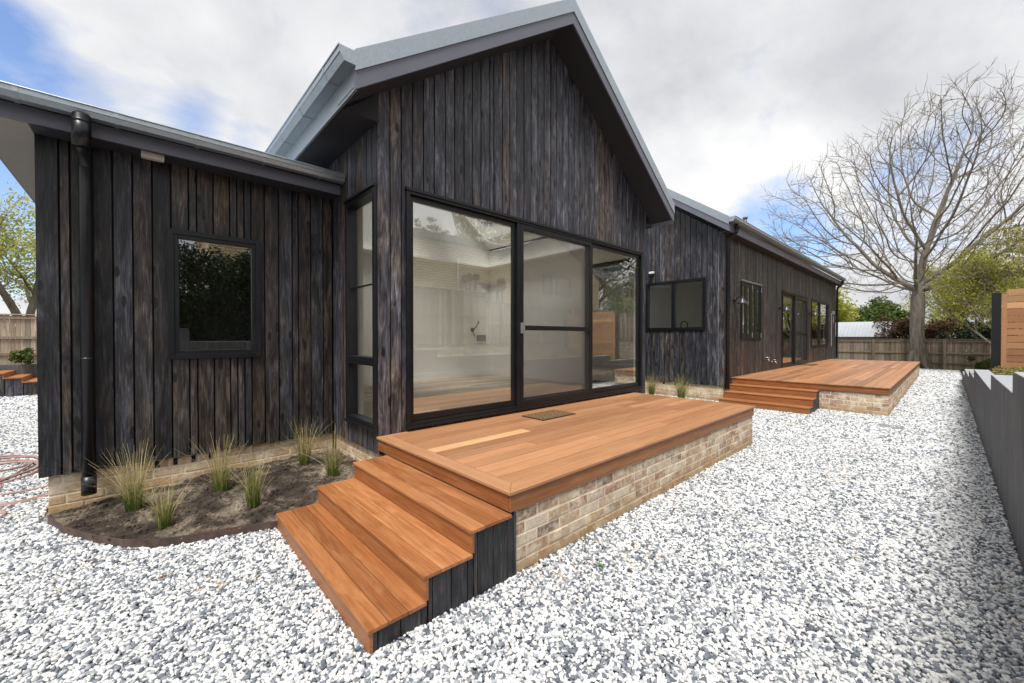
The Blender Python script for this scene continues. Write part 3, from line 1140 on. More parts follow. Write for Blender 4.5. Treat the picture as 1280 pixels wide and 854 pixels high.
# --- brick plinth
RH = .0865
for args in (('x', YL + .045, -1, XL + .05, XG0, .30 - 3 * RH, 4, RH),
             ('y', XG0 + .045, -1, YG + .05, YL + .04, .30 - 3 * RH, 4, RH),
             ('y', XL + .05, -1, YL + .05, 11, .30 - 3 * RH, 4, RH),
             ('y', XE + .04, -1, YB + .03, 8.0, .30 - 3 * RH, 4, RH),
             ('x', YB + .04, -1, XE + .05, 12, .30 - 3 * RH, 4, RH),
             ('x', YG + .045, -1, XG0 + .05, XG1 - .05, .30 - 3 * RH, 4, RH),
             ('y', XG1 - .045, 1, YG + .05, 6.8, .30 - 3 * RH, 4, RH)):
    b_, m_ = MB(), MB()
    bricks(b_, m_, *args)
    pl = b_.build('brick_plinth', M['tanbrick'], house, bevel=.004)
    m_.build('mortar', M['mortar'], pl)
for x in (.10, .24, .385, .53):
    mb = MB()
    mb.box(x, x + .035, YL + .040, YL + .0415, .305, .372)
    mb.build('weep_hole', M['dark'], house)
for x in (4.72, 4.98, 5.3):
    mb = MB()
    mb.box(XE + .035, XE + .0365, x, x + .05, .31, .372)
    mb.build('weep_hole', M['dark'], house)


# --- windows
def frame_x(mb, x0, x1, z0, z1, y0, y1, w=.06, wb=None):
    wb = wb or w
    mb.box(x0, x0 + w, y0, y1, z0, z1)
    mb.box(x1 - w, x1, y0, y1, z0, z1)
    mb.box(x0 + w, x1 - w, y0, y1, z1 - w, z1)
    mb.box(x0 + w, x1 - w, y0, y1, z0, z0 + wb)


def frame_y(mb, a0, a1, z0, z1, x0, x1, w=.06, wb=None):
    wb = wb or w
    mb.box(x0, x1, a0, a0 + w, z0, z1)
    mb.box(x0, x1, a1 - w, a1, z0, z1)
    mb.box(x0, x1, a0 + w, a1 - w, z1 - w, z1)
    mb.box(x0, x1, a0 + w, a1 - w, z0, z0 + wb)


def pane(box, par):
    mb = MB()
    mb.box(*box)
    return mb.build('pane', M['glass'], par)


def window(name, mb):
    return mb.build(name, M['black'], house, bevel=.0025)


# big glazed front: fixed, screen door in front of slider, fixed
x0, x1, z0, z1 = W_BIG
mb = MB()
frame_x(mb, x0, x1, z0, z1, YG - .030, YG + .10, .042, .05)
mb.box(x0 - .01, x1 + .01, YG - .045, YG - .002, z1 - .012, z1 + .022)       # head flashing
mb.box(x0 - .01, x1 + .01, YG - .050, YG - .002, z0 - .012, z0 + .012)
w = window('window', mb)
for a, b in ((x0 + .043, 3.745), (5.43, x1 - .043)):
    mb = MB()
    frame_x(mb, a, b, z0 + .052, z1 - .044, YG + .010, YG + .055, .055, .075)
    s = mb.build('sash', M['black'], w, bevel=.002)
    pane((a + .054, b - .054, YG + .028, YG + .036, z0 + .126, z1 - .098), w)
mb = MB()
mb.box(3.745, 3.80, YG - .020, YG + .06, z0 + .052, z1 - .044)
frame_x(mb, 3.80, 5.43, z0 + .052, z1 - .044, YG + .045, YG + .085, .06, .08)
mb.build('slider', M['black'], w, bevel=.002)
pane((3.86, 5.37, YG + .062, YG + .070, z0 + .13, z1 - .10), w)
mb = MB()
frame_x(mb, 3.802, 5.428, z0 + .052, z1 - .044, YG - .022, YG + .012, .062, .06)
mb.box(3.865, 5.365, YG - .024, YG + .010, 1.70, 1.765)
sd_ = mb.build('screen_door', M['black'], house, bevel=.003)
mb = MB()
mb.box(3.86, 5.37, YG - .006, YG - .004, z0 + .11, z1 - .10)
mb.build('screen_mesh', M['mesh'], sd_)
mb = MB()
mb.box(3.800, 3.842, YG - .048, YG - .0225, 1.655, 1.80)
mb.box(3.846, 3.866, YG - .048, YG - .023, 1.69, 1.76)
mb.build('latch', M['steel'], sd_, bevel=.003)

# narrow corner window
a0, a1, z0, z1 = W_NAR
mb = MB()
frame_y(mb, a0, a1, z0, z1, XG0 - .035, XG0 + .09, .055)
mb.box(XG0 - .030, XG0 + .085, a0 + .055, a1 - .055, 1.30, 1.39)
mb.box(XG0 + .0, XG0 + .02, a0 + .055, a1 - .055, 2.155, 2.172)
mb.box(XG0 - .055, XG0 - .002, a0 - .005, a1 + .005, z1 - .005, z1 + .022)
mb.box(XG0 - .055, XG0 - .002, a0 - .005, a1 + .005, z0 - .020, z0 + .006)
w = window('window', mb)
pane((XG0 + .030, XG0 + .038, a0 + .054, a1 - .054, z0 + .054, 1.301), w)
pane((XG0 + .030, XG0 + .038, a0 + .054, a1 - .054, 1.389, z1 - .054), w)
# right side window of the gable room
a0, a1, z0, z1 = W_SIDE
mb = MB()
frame_y(mb, a0, a1, z0, z1, XG1 - .09, XG1 + .035, .06)
w = window('window', mb)
pane((XG1 - .038, XG1 - .030, a0 + .059, a1 - .059, z0 + .059, z1 - .059), w)
# left wing window
x0, x1, z0, z1 = W_LEFT
mb = MB()
frame_x(mb, x0, x1, z0, z1, YL - .032, YL + .09, .05)
frame_x(mb, x0 + .0505, x1 - .0505, z0 + .0505, z1 - .0505, YL - .020, YL + .06, .038)
w = window('window', mb)
pane((x0 + .087, x1 - .087, YL + .008, YL + .016, z0 + .087, z1 - .087), w)
# end wall window of the far wing
a0, a1, z0, z1 = W_END
mb = MB()
frame_y(mb, a0, a1, z0, z1, XE - .035, XE + .09, .075)
mb.box(XE - .030, XE + .085, 4.99, 5.09, z0 + .075, z1 - .075)
w = window('window', mb)
pane((XE + .03, XE + .038, a0 + .074, 4.991, z0 + .074, z1 - .074), w)
pane((XE + .03, XE + .038, 5.089, a1 - .074, z0 + .074, z1 - .074), w)
# four narrow leaves, folding window
x0, x1, z0, z1 = W_B1
mb = MB()
frame_x(mb, x0, x1, z0, z1, YB - .03, YB + .09, .05)
w = window('folding_window', mb)
mb = MB()
mb.box(x0 - .01, x1 + .01, YB - .05, YB - .003, z1 - .004, z1 + .03)
mb.build('head_flashing', M['galv'], w)
L = (x1 - x0 - .10) / 4
for k in range(4):
    a = x0 + .05 + k * L
    mb = MB()
    frame_x(mb, a + .004, a + L - .004, z0 + .052, z1 - .052, YB - .01, YB + .03, .085, .10)
    mb.build('sash', M['black'], w)
    pane((a + .088, a + L - .088, YB + .006, YB + .014, z0 + .15, z1 - .136), w)
mb = MB()
for a in (x0 + .05 + 2 * L, x1 - .06):
    for zz in (z1 - .20, z0 + .04):
        mb = MB()
        mb.box(a - .012, a + .012, YB - .044, YB - .0305, zz, zz + .14)
        mb.build('hinge', M['steel'], w)
# sliding door
x0, x1, z0, z1 = W_DOOR
mb = MB()
frame_x(mb, x0, x1, z0, z1, YB - .03, YB + .10, .05)
mb.box(x0 - .01, x1 + .01, YB - .05, YB - .003, z1 - .004, z1 + .03)
w = window('sliding_door', mb)
xm = 17.35
mb = MB()
frame_x(mb, x0 + .051, xm, z0 + .051, z1 - .051, YB + .015, YB + .055, .08)
mb.build('sash', M['black'], w)
pane((x0 + .13, xm - .08, YB + .03, YB + .038, z0 + .13, z1 - .13), w)
mb = MB()
frame_x(mb, xm - .06, x1 - .051, z0 + .051, z1 - .051, YB - .024, YB + .008, .08)
mb.box(xm + .02, x1 - .13, YB - .022, YB + .006, 1.72, 1.80)
mb.build('screen_door', M['black'], w)
mb = MB()
mb.box(xm + .019, x1 - .13, YB - .008, YB - .006, z0 + .13, z1 - .13)
mb.build('screen_mesh', M['mesh'], w)
pane((xm + .01, x1 - .06, YB + .062, YB + .070, z0 + .06, z1 - .06), w)
# last window
x0, x1, z0, z1 = W_B2
mb = MB()
frame_x(mb, x0, x1, z0, z1, YB - .03, YB + .09, .06)
mb.box(21.40, 21.52, YB - .025, YB + .085, z0 + .06, z1 - .06)
mb.box(x0 - .01, x1 + .01, YB - .05, YB - .003, z1 - .004, z1 + .03)
w = window('window', mb)
pane((x0 + .059, 21.401, YB + .02, YB + .028, z0 + .059, z1 - .059), w)
pane((21.519, x1 - .059, YB + .02, YB + .028, z0 + .059, z1 - .059), w)
# conduits at the far corner
mb = MB()
mb.tube([(23.9, YB - .02, 1.2), (23.9, YB - .02, 2.75)], .02, 8)
mb.tube([(24.35, YB - .02, 2.3), (24.35, YB - .02, 2.72)], .02, 8)
mb.box(24.22, 24.48, YB - .06, YB - .002, 2.70, 2.86)
mb.build('conduit', M['grey'], house)

# kitchen things seen through the end window
kt = thing('kitchen_tap', 'black gooseneck kitchen tap inside the far wing end window', 'tap', (10.95, 5.0, 1.50))
mb = MB()
mb.tube([(10.95, 5.0, 1.50), (10.95, 5.0, 1.95)] + [(10.95, 5.0 - .09 + .09 * math.cos(a), 1.95 + .09 * math.sin(a)) for a in np.linspace(.2, math.pi, 8)] + [(10.95, 4.82, 1.86)], .016, 8)
mb.build('spout', M['blackpipe'], kt, True)
mb = MB()
mb.tube([(10.95, 5.02, 1.60), (10.95, 5.09, 1.63)], .009, 6)
mb.build('handle', M['blackpipe'], kt, True)
kb = thing('kitchen_bench', 'white kitchen bench inside below the far wing end window', 'bench', (10.95, 5, FL - .01))
mb = MB()
mb.box(10.80, 11.35, 4.0, 6.6, 1.46, 1.50)
mb.build('worktop', M['white'], kb)
mb = MB()
mb.box(10.82, 11.33, 4.02, 6.58, FL - .01, 1.459)
mb.build('cabinet', M['white'], kb)

# ================================================================== DECKS AND STEPS
DX0, DX1, DY0, DZ = 1.771, 6.702, 1.935, .582


def build_deck(name, label, X0, X1, Y0, Y1, Z, bx0, by0, bx1, border, light_board=None):
    d = thing(name, label, 'deck', ((X0 + X1) / 2, (Y0 + Y1) / 2, 0))
    t = .022
    mb = MB()
    bw = .138
    ya = Y0 + bw + .003
    xa = X0 + (bw + .003 if border else 0)
    y = ya
    row = 0
    while y < Y1 - .02:
        yb = min(y + .137, Y1)
        x = xa - (random.uniform(0, 2.0) if row else 0)
        while x < X1:
            l = random.uniform(1.8, 4.4)
            c = (random.uniform(.15, .72), random.random(), random.random())
            p, q = max(x, xa), min(x + l - .002, X1)
            if light_board and abs(row - light_board[0]) < .5:
                if x <= xa + .001:
                    q = light_board[1]
                    p = xa
                    l = q - x + .002
                    c = (.97, .8, .3)
            if q - p > .01:
                mb.box(p, q, y, yb, Z - t, Z + random.uniform(-.0006, .0006), c)
            x += l
        y += .1425
        row += 1
    mb.build('decking', M['deck_x'], d, bevel=.0025)
    mb = MB()
    c = (.72, .6, .4)
    x = X0 + .0
    if border:       # mitred picture-frame corner
        mb.hexa([(X0, Y0, Z - t), (X1 * .52, Y0, Z - t), (X1 * .52, Y0 + bw, Z - t), (X0 + bw, Y0 + bw, Z - t)], [(X0, Y0, Z), (X1 * .52, Y0, Z), (X1 * .52, Y0 + bw, Z), (X0 + bw, Y0 + bw, Z)], c)
        mb.box(X1 * .52 + .002, X1, Y0, Y0 + bw, Z - t, Z, (.6, .5, .3))
    else:
        mb.box(X0, X1, Y0, Y0 + bw, Z - t, Z, c)
    mb.build('nosing_board', M['deck_x'], d, bevel=.003)
    if border:
        mb = MB()
        mb.hexa([(X0, Y0 + .0015, Z - t), (X0 + bw - .001, Y0 + bw + .001, Z - t), (X0 + bw - .001, Y1, Z - t), (X0, Y1, Z - t)], [(X0, Y0 + .0015, Z), (X0 + bw - .001, Y0 + bw + .001, Z), (X0 + bw - .001, Y1, Z), (X0, Y1, Z)], (.66, .5, .2))
        mb.build('nosing_board', M['deck_y'], d, bevel=.003)
    zf = .442
    mb = MB()
    mb.box(X0 + .018, X1 - .012, Y0 + .016, Y0 + .036, zf, Z - t - .001, (.2, .55, .4))
    mb.build('fascia_board', M['fascia_x'], d, bevel=.002)
    mb = MB()
    mb.box(X0 + .016, X0 + .036, Y0 + .037, Y1 - .005, zf, Z - t - .001, (.15, .5, .7))
    mb.build('fascia_board', M['tread'], d, bevel=.002)
    mb = MB()
    mb.box(X1 - .030, X1 - .010, Y0 + .037, Y1 - .005, zf, Z - t - .001, (.3, .5, .6))
    mb.build('fascia_board', M['tread'], d, bevel=.002)
    z0 = zf - 5 * RH - .004
    for args in (('x', by0, -1, bx0, bx1), ('y', bx0, -1, by0 + .004, Y1 - .02), ('y', bx1, 1, by0 + .004, Y1 - .02)):
        b_, m_ = MB(), MB()
        bricks(b_, m_, *args, z0, 5, RH)
        bb = b_.build('brick_base', M['brick'], d, bevel=.004)
        m_.build('mortar', M['mortar'], bb)
    mb = MB()
    mb.box(X0 + .05, X1 - .05, Y0 + .05, Y1 - .05, Z - .12, Z - t - .004)
    mb.build('joist_frame', M['dark'], d)
    return d


build_deck('timber_deck', 'orange brown timber deck on brick base in front of the glazed gable', DX0, DX1, DY0, YG - .005, DZ, 1.84, 1.966, 6.674, True, (7, 3.12))
build_deck('timber_deck', 'larger timber deck along the far wing with the black sliding door', 11.06, 23.95, .783, YB - .005, DZ, 11.10, .815, 23.91, False)


def build_steps(label, xe, ya, yb, facing=1):
    """three treads rising towards +X and meeting a deck edge at xe; ya..yb along Y"""
    s = thing('timber_steps', label, 'steps', (xe - .5, (ya + yb) / 2, 0))
    nose = [xe - .955, xe - .637, xe - .319]
    zs = [.145, .290, .436]
    ends = [xe - .637, xe - .319, xe + .0]
    for n, z, e in zip(nose, zs, ends):
        mb = MB()
        e2 = e + .018
        wd = (e2 - n) / 3
        for k in range(3):
            mb.box(n + k * wd + (.0015 if k else 0), n + (k + 1) * wd - .0015, ya - .002, yb, z - .022, z + random.uniform(-.0004, .0004), (random.uniform(.12, .52), random.uniform(.3, .9), random.random()))
        mb.build('tread', M['tread'], s, bevel=.003)
        mb = MB()
        mb.box(n + .010, n + .030, ya + .002, yb - .002, z - .145 + (.0015 if z > .2 else -.03), z - .0225, (random.uniform(.08, .35), .5, random.random()))
        mb.build('riser', M['tread'], s, bevel=.002)
    mb = MB()
    for n, z, e in zip(nose, zs, ends):
        x = n + .032
        end = e + .028 if z < .4 else xe + .060
        first = True
        while x < end - .01:
            w_ = random.choice((.115, .125, .12, .05)) if not first else .03
            first = False
            w_ = min(w_, end - x)
            mb.box(x, x + w_ - .006, ya + .010, ya + .030, -.03, z - .024, (random.random() * .4, random.random(), .05))
            x += w_
    mb.box(xe + .048, xe + .062, ya + .006, ya + .034, -.03, .437)
    mb.build('side_cladding', M['char'], s)
    mb = MB()
    for n, z, e in zip(nose, zs, ends):
        mb.box(n + .035, xe + .03, ya + .032, yb - .01, z - .145 - .02, z - .026)
    mb.build('carcass', M['dark'], s)
    return s


build_steps('three orange brown timber steps with black side boards up to the nearer deck', DX0, 1.937, 3.76)
build_steps('three timber steps at the corner downpipe up to the far deck', 11.06, 1.93, 3.70)

# doormats
def doormat(label, x0, y0, w_, d_):
    o = thing('doormat', label, 'doormat', (x0 + w_ / 2, y0 + d_ / 2, DZ))
    mb = MB()
    mb.box(x0, x0 + w_, y0, y0 + d_, DZ + .001, DZ + .010)
    mb.build('rubber_base', M['rubber'], o, bevel=.002)
    mb = MB()
    nx, ny = 11, 6
    for i in range(nx):
        for j in range(ny):
            xa, xb = x0 + .012 + i * (w_ - .024) / nx, x0 + .012 + (i + 1) * (w_ - .024) / nx
            ya, yb = y0 + .012 + j * (d_ - .024) / ny, y0 + .012 + (j + 1) * (d_ - .024) / ny
            q = .24
            dx, dy = (xb - xa) * q, (yb - ya) * q
            zt = DZ + .016
            mb.box(xa, xb, ya, ya + dy, DZ + .0105, zt)
            mb.box(xa, xb, yb - dy + .001, yb, DZ + .0105, zt)
            mb.box(xa, xa + dx, ya + dy, yb - dy, DZ + .0105, zt)
    mb.build('coir_weave', M['coir'], o)
    return o


M['coir'] = plain('coir', (.20, .125, .065), .95, 0, .35, 60, .1, .6)
doormat('brown coir doormat with holes outside the fly screen door', 3.60, 3.34, .64, .385)
doormat('brown coir doormat outside the far sliding door', 17.75, 3.30, .95, .40)

# ================================================================== GROUND
def sheet(name, mat, x0, x1, y0, y1, z, nx=2, ny=2, zf=None, kind='structure'):
    mb = MB()
    xs, ys = np.linspace(x0, x1, nx), np.linspace(y0, y1, ny)
    for y in ys:
        for x in xs:
            mb.v.append((x, y, zf(x, y) if zf else z))
    for j in range(ny - 1):
        for i in range(nx - 1):
            a = j * nx + i
            mb.f.append((a, a + 1, a + nx + 1, a + nx))
            mb.c.append((.5, .5, .5))
    return tag(mb.build(name, mat, None, smooth=True), kind=kind)


sheet('ground', M['grass'], -400, 500, -400, 500, -.06)
sheet('gravel_bed', M['bed'], -9, 29.2, -.40, 17.4, -.008)

BED = [(-.60, 5.33), (-.585, 5.20), (-.46, 4.82), (-.26, 4.45), (-.10, 4.21), (.10, 4.04), (.30, 3.955), (.48, 3.91), (.70, 3.83), (.86, 3.76)]
BEDP = BED + [(1.86, 3.76), (1.86, 5.33)]


def inpoly(x, y, P):
    ins = np.zeros(x.shape, bool)
    n = len(P)
    for i in range(n):
        (xa, ya), (xb, yb) = P[i], P[(i + 1) % n]
        c = ((ya > y) != (yb > y)) & (x < (xb - xa) * (y - ya) / (yb - ya + 1e-12) + xa)
        ins ^= c
    return ins


def soil_h(x, y):
    d = min(math.hypot(x - px_, y - py_) for px_, py_ in BED_D)
    h = .055 + .11 * (1 - math.exp(-d / .45)) * (.45 + .55 * min(1, max(0, (x + .6) / 1.3)))
    w_ = math.sin(x * 7.1 + 1.3 * math.sin(y * 5)) * math.cos(y * 6.3 + x * 2) * .016 + math.sin(x * 17 + y * 11) * .007 + math.sin(x * 31 - y * 23) * .004
    nz = mnoise.fractal(Vector((x * 5, y * 5, 1.7)), .7, 2.1, 5) * .022 + mnoise.fractal(Vector((x * 26, y * 26, 4.1)), .6, 2.2, 4) * .010
    return h + (w_ + nz) * min(1, d / .15)


BED_D = []
for (xa, ya), (xb, yb) in zip(BED[1:-1], BED[2:]):
    for k in range(8):
        BED_D.append((xa + (xb - xa) * k / 8, ya + (yb - ya) * k / 8))
# soil: grid clipped by the edging line
mb = MB()
STEP = .016
gx = np.arange(-.62, 1.90, STEP)
gy = np.arange(3.78, 5.36, STEP)
XX, YY = np.meshgrid(gx, gy)
INS = inpoly(XX, YY, BEDP)
vid = {}
for j in range(len(gy) - 1):
    for i in range(len(gx) - 1):
        if INS[j, i] and INS[j, i + 1] and INS[j + 1, i] and INS[j + 1, i + 1]:
            q = []
            for jj, ii in ((j, i), (j, i + 1), (j + 1, i + 1), (j + 1, i)):
                if (jj, ii) not in vid:
                    vid[(jj, ii)] = len(mb.v)
                    mb.v.append((gx[ii], gy[jj], soil_h(gx[ii], gy[jj]) + random.uniform(-.004, .004)))
                q.append(vid[(jj, ii)])
            mb.f.append(tuple(q))
            mb.c.append((.5, .5, .5))
# skirt strip so the soil reaches the steel edge
for (xa, ya), (xb, yb) in zip(BED[:-1], BED[1:]):
    cxm, cym = .9, 4.7
    def inn(x, y):
        d = Vector((cxm - x, cym - y)).normalized() * .075
        return x + d.x, y + d.y
    ia, ib = inn(xa, ya), inn(xb, yb)
    mb.poly([(xa, ya, .045), (xb, yb, .045), (ib[0], ib[1], soil_h(*ib) + .004), (ia[0], ia[1], soil_h(*ia) + .004)])
tag(mb.build('garden_soil', M['soil'], None, True), kind='structure')
# clods and crumbs on the soil
mb = MB()
for k in range(2600):
    x, y = random.uniform(-.5, 1.8), random.uniform(3.85, 5.3)
    if not inpoly(np.array([x]), np.array([y]), BEDP)[0]:
        continue
    r = random.choice((.004, .004, .005, .006, .008, .011, .017))
    i0 = len(mb.v)
    c = mb.col()
    h = soil_h(x, y)
    for px_, py_, pz_ in ((1, 0, 0), (-1, 0, 0), (0, 1, 0), (0, -1, 0), (0, 0, 1), (0, 0, -1)):
        s_ = r * random.uniform(.7, 1.3)
        mb.v.append((x + px_ * s_, y + py_ * s_, h + pz_ * s_ * .8))
    for f in ((0, 2, 4), (2, 1, 4), (1, 3, 4), (3, 0, 4), (2, 0, 5), (1, 2, 5), (3, 1, 5), (0, 3, 5)):
        mb.f.append(tuple(i0 + q for q in f))
        mb.c.append(c)
for k in range(900):
    x, y = random.uniform(-.5, 1.8), random.uniform(3.85, 5.3)
    if not inpoly(np.array([x]), np.array([y]), BEDP)[0]:
        continue
    r = random.uniform(.008, .022) * random.uniform(.6, 1.2)
    i0 = len(mb.v)
    h = soil_h(x, y)
    ring = [(math.cos(a) * random.uniform(.7, 1.2), math.sin(a) * random.uniform(.7, 1.2)) for a in np.linspace(0, 5.24, 6)]
    mb.v += [(x + a * r, y + b * r, h - .003) for a, b in ring] + [(x + a * r * .8, y + b * r * .8, h + r * random.uniform(.4, .8)) for a, b in ring]
    mb.f += [(i0 + q, i0 + (q + 1) % 6, i0 + 6 + (q + 1) % 6, i0 + 6 + q) for q in range(6)] + [tuple(i0 + 6 + q for q in range(6))]
    mb.c += [(.5, .5, .5)] * 7
tag(mb.build('soil_crumbs', M['soil'], None), 'loose crumbs of dark soil scattered over the planting bed', 'soil', kind='stuff')
# corten edging
mb = MB()
n = len(BED)
for k in range(1, n - 1):
    (xa, ya), (xb, yb) = BED[k], BED[k + 1]
    d = Vector((xb - xa, yb - ya)).normalized()
    nx_, ny_ = d.y, -d.x
    t = .003
    mb.hexa([(xa - nx_ * t, ya - ny_ * t, -.05), (xa + nx_ * t, ya + ny_ * t, -.05), (xb + nx_ * t, yb + ny_ * t, -.05), (xb - nx_ * t, yb - ny_ * t, -.05)], [(xa - nx_ * t, ya - ny_ * t, .075), (xa + nx_ * t, ya + ny_ * t, .075), (xb + nx_ * t, yb + ny_ * t, .075), (xb - nx_ * t, yb - ny_ * t, .075)])
tag(mb.build('steel_edging', M['corten'], None), 'curved rusty steel edging around the tussock planting bed', 'garden edging')

# ---------------------------------------------------------------- pebbles (geometry nodes, one object)
def outside(x, y):
    k = np.ones(x.shape, bool)
    for bx in ((1.835, 6.68, 1.96, 9), (.84, 1.83, 1.95, 3.76), (XL, XG0, YL, 12), (XG0, XG1, YG, 12), (XE, 30, YB, 12), (11.1, 23.9, .81, 4), (10.13, 11.2, 1.94, 3.7), (XG1, XE, 6.8, 12)):
        k &= ~((x > bx[0]) & (x < bx[1]) & (y > bx[2]) & (y < bx[3]))
    k &= ~inpoly(x, y, BEDP)
    return k


def view_mask(x, y, pad=.30):
    a = R_(47.28)
    dep = x * math.cos(a) + y * math.sin(a)
    lat = x * math.sin(a) - y * math.cos(a)
    return (dep > .3) & (np.abs(lat) < dep * (640 / 503.7 + pad) + 2.2)


P_, S_ = [], []
for lo, hi, sp, size, layers in ((0, 4.2, .0188, .0101, 2), (4.2, 8, .0205, .0114, 2), (8, 14, .026, .0155, 1), (14, 30, .040, .022, 1)):
    for layer in range(layers):
        x0, x1, y0, y1 = -min(hi, 5.5), hi, -.355, min(hi, 17.3)
        gx = np.arange(x0, x1, sp)
        gy = np.arange(y0, y1, sp)
        X, Y = np.meshgrid(gx, gy)
        X = X.ravel() + rng.uniform(-.55, .55, X.size) * sp
        Y = Y.ravel() + rng.uniform(-.55, .55, Y.size) * sp
        D = np.hypot(X, Y)
        k = (D >= lo) & (D < hi) & (Y > -.352) & (X < 29) & outside(X, Y) & view_mask(X, Y)
        X, Y = X[k], Y[k]
        und = .006 * np.sin(X * 2.1 + 1.5 * np.sin(Y * 1.7)) * np.cos(Y * 2.6 + X * .9)
        Zp = und + .001 + layer * .009 + rng.uniform(-.003, .006, X.size)
        P_.append(np.stack([X, Y, Zp], 1))
        s = size * rng.uniform(.62, 1.45, X.size)
        S_.append(s)
P_ = np.concatenate(P_)
S_ = np.concatenate(S_)
N_ = len(P_)
me = bpy.data.meshes.new('gravel')
me.vertices.add(N_)
me.vertices.foreach_set('co', P_.astype(np.float32).ravel())
at = me.attributes.new('stone_scale', 'FLOAT_VECTOR', 'POINT')
sv = np.stack([S_ * rng.uniform(.95, 1.5, N_), S_ * rng.uniform(.78, 1.05, N_), S_ * rng.uniform(.52, .85, N_)], 1)
at.data.foreach_set('vector', sv.astype(np.float32).ravel())
at = me.attributes.new('stone_rot', 'FLOAT_VECTOR', 'POINT')
rv = np.stack([rng.normal(0, .38, N_), rng.normal(0, .38, N_), rng.uniform(0, 6.283, N_)], 1)
at.data.foreach_set('vector', rv.astype(np.float32).ravel())
grav = bpy.data.objects.new('gravel', me)
COL.objects.link(grav)
tag(grav, 'white and blue grey pebbles covering the whole yard', 'gravel', kind='stuff')
ng = bpy.data.node_groups.new('pebble_scatter', 'GeometryNodeTree')
ng.interface.new_socket('Geometry', in_out='INPUT', socket_type='NodeSocketGeometry')
ng.interface.new_socket('Geometry', in_out='OUTPUT', socket_type='NodeSocketGeometry')
gi, go = ng.nodes.new('NodeGroupInput'), ng.nodes.new('NodeGroupOutput')
ico = ng.nodes.new('GeometryNodeMeshIcoSphere')
ico.inputs['Radius'].default_value = 1
ico.inputs['Subdivisions'].default_value = 2
sp_ = ng.nodes.new('GeometryNodeSetPosition')
nt_ = ng.nodes.new('ShaderNodeTexNoise')
nt_.inputs['Scale'].default_value = 1.1
nt_.inputs['Detail'].default_value = 1.0
vs = ng.nodes.new('ShaderNodeVectorMath')
vs.operation = 'SUBTRACT'
vs.inputs[1].default_value = (.5, .5, .5)
vm = ng.nodes.new('ShaderNodeVectorMath')
vm.operation = 'SCALE'
vm.inputs['Scale'].default_value = .75
ss = ng.nodes.new('GeometryNodeSetShadeSmooth')
sm = ng.nodes.new('GeometryNodeSetMaterial')
sm.inputs['Material'].default_value = M['pebble']
iop = ng.nodes.new('GeometryNodeInstanceOnPoints')
m2p = ng.nodes.new('GeometryNodeMeshToPoints')


def named(nm):
    a = ng.nodes.new('GeometryNodeInputNamedAttribute')
    a.data_type = 'FLOAT_VECTOR'
    a.inputs['Name'].default_value = nm
    return [o for o in a.outputs if o.enabled][0]


L_ = ng.links.new
L_(ico.outputs[0], sp_.inputs[0])
L_(nt_.outputs['Color'], vs.inputs[0])
L_(vs.outputs[0], vm.inputs[0])
L_(vm.outputs[0], sp_.inputs['Offset'])
L_(sp_.outputs[0], ss.inputs[0])
L_(ss.outputs[0], sm.inputs[0])
L_(gi.outputs[0], m2p.inputs[0])
L_(m2p.outputs[0], iop.inputs['Points'])
L_(sm.outputs[0], iop.inputs['Instance'])
e2r = ng.nodes.new('FunctionNodeEulerToRotation')
L_(named('stone_rot'), e2r.inputs[0])
L_(e2r.outputs[0], iop.inputs['Rotation'])
L_(named('stone_scale'), iop.inputs['Scale'])
L_(iop.outputs[0], go.inputs[0])
gm = grav.modifiers.new('scatter', 'NODES')
gm.node_group = ng
me.materials.append(M['pebble'])
print('pebbles', N_)

# ---------------------------------------------------------------- fallen leaves
def leaf_obj(x, y, z, s, label, mat, group):
    mb = MB()
    c = (random.random(),) * 3
    a = random.uniform(0, 6.28)
    ca, sa = math.cos(a), math.sin(a)
    L = [(0, -1, .02), (.35, -.4, .12), (.42, .2, .18), (0, 1, .10), (-.42, .2, .16), (-.35, -.4, .10), (0, 0, -.02)]
    vs_ = [((px_ * ca - py_ * sa) * s, (px_ * sa + py_ * ca) * s, pz_ * s * 2) for px_, py_, pz_ in L]
    mb.v = vs_
    mb.f = [(6, 0, 1), (6, 1, 2), (6, 2, 3), (6, 3, 4), (6, 4, 5), (6, 5, 0)]
    mb.c = [c] * 6
    o = mb.build('fallen_leaf', mat, None, True)
    o.location = (x, y, z)
    return tag(o, label, 'leaf', group)


from itertools import product
LEAFPX = [(2.42, 1.45), (2.75, 1.62), (3.05, 1.30), (3.6, 1.7), (5.2, .02), (4.5, -.15), (6.0, -.1), (1.0, 1.2), (3.9, .6), (7.5, .3), (.1, 3.5), (-.25, 4.05)]
for x, y in LEAFPX:
    leaf_obj(x, y, .022, random.uniform(.016, .028), 'small brown fallen leaf lying on the white gravel', M['dry_leaf'], 'fallen leaves on the gravel')
leaf_obj(2.33, 1.62, .022, .030, 'small bright green leaf lying on the gravel beside the deck', M['green_leaf'], None)

# ---------------------------------------------------------------- drain grates
def grate(x0, y0, w_, d_, label):
    o = thing('drain_grate', label, 'drain grate', (x0 + w_ / 2, y0 + d_ / 2, 0))
    mb = MB()
    mb.box(x0, x0 + w_, y0, y0 + .02, 0, .022)
    mb.box(x0, x0 + w_, y0 + d_ - .02, y0 + d_, 0, .022)
    mb.box(x0, x0 + .02, y0 + .02, y0 + d_ - .02, 0, .022)
    mb.box(x0 + w_ - .02, x0 + w_, y0 + .02, y0 + d_ - .02, 0, .022)
    mb.build('frame', M['grey'], o)
    mb = MB()
    k = y0 + .03
    while k < y0 + d_ - .03:
        mb.box(x0 + .02, x0 + w_ - .02, k, k + .014, .004, .021)
        k += .03
    mb.build('bars', M['grey'], o)


grate(9.70, .52, .26, .34, 'grey slotted drain grate in the gravel near the far deck corner')
grate(20.5, -.02, .35, .5, 'small far drain grate in the gravel beside the far deck')

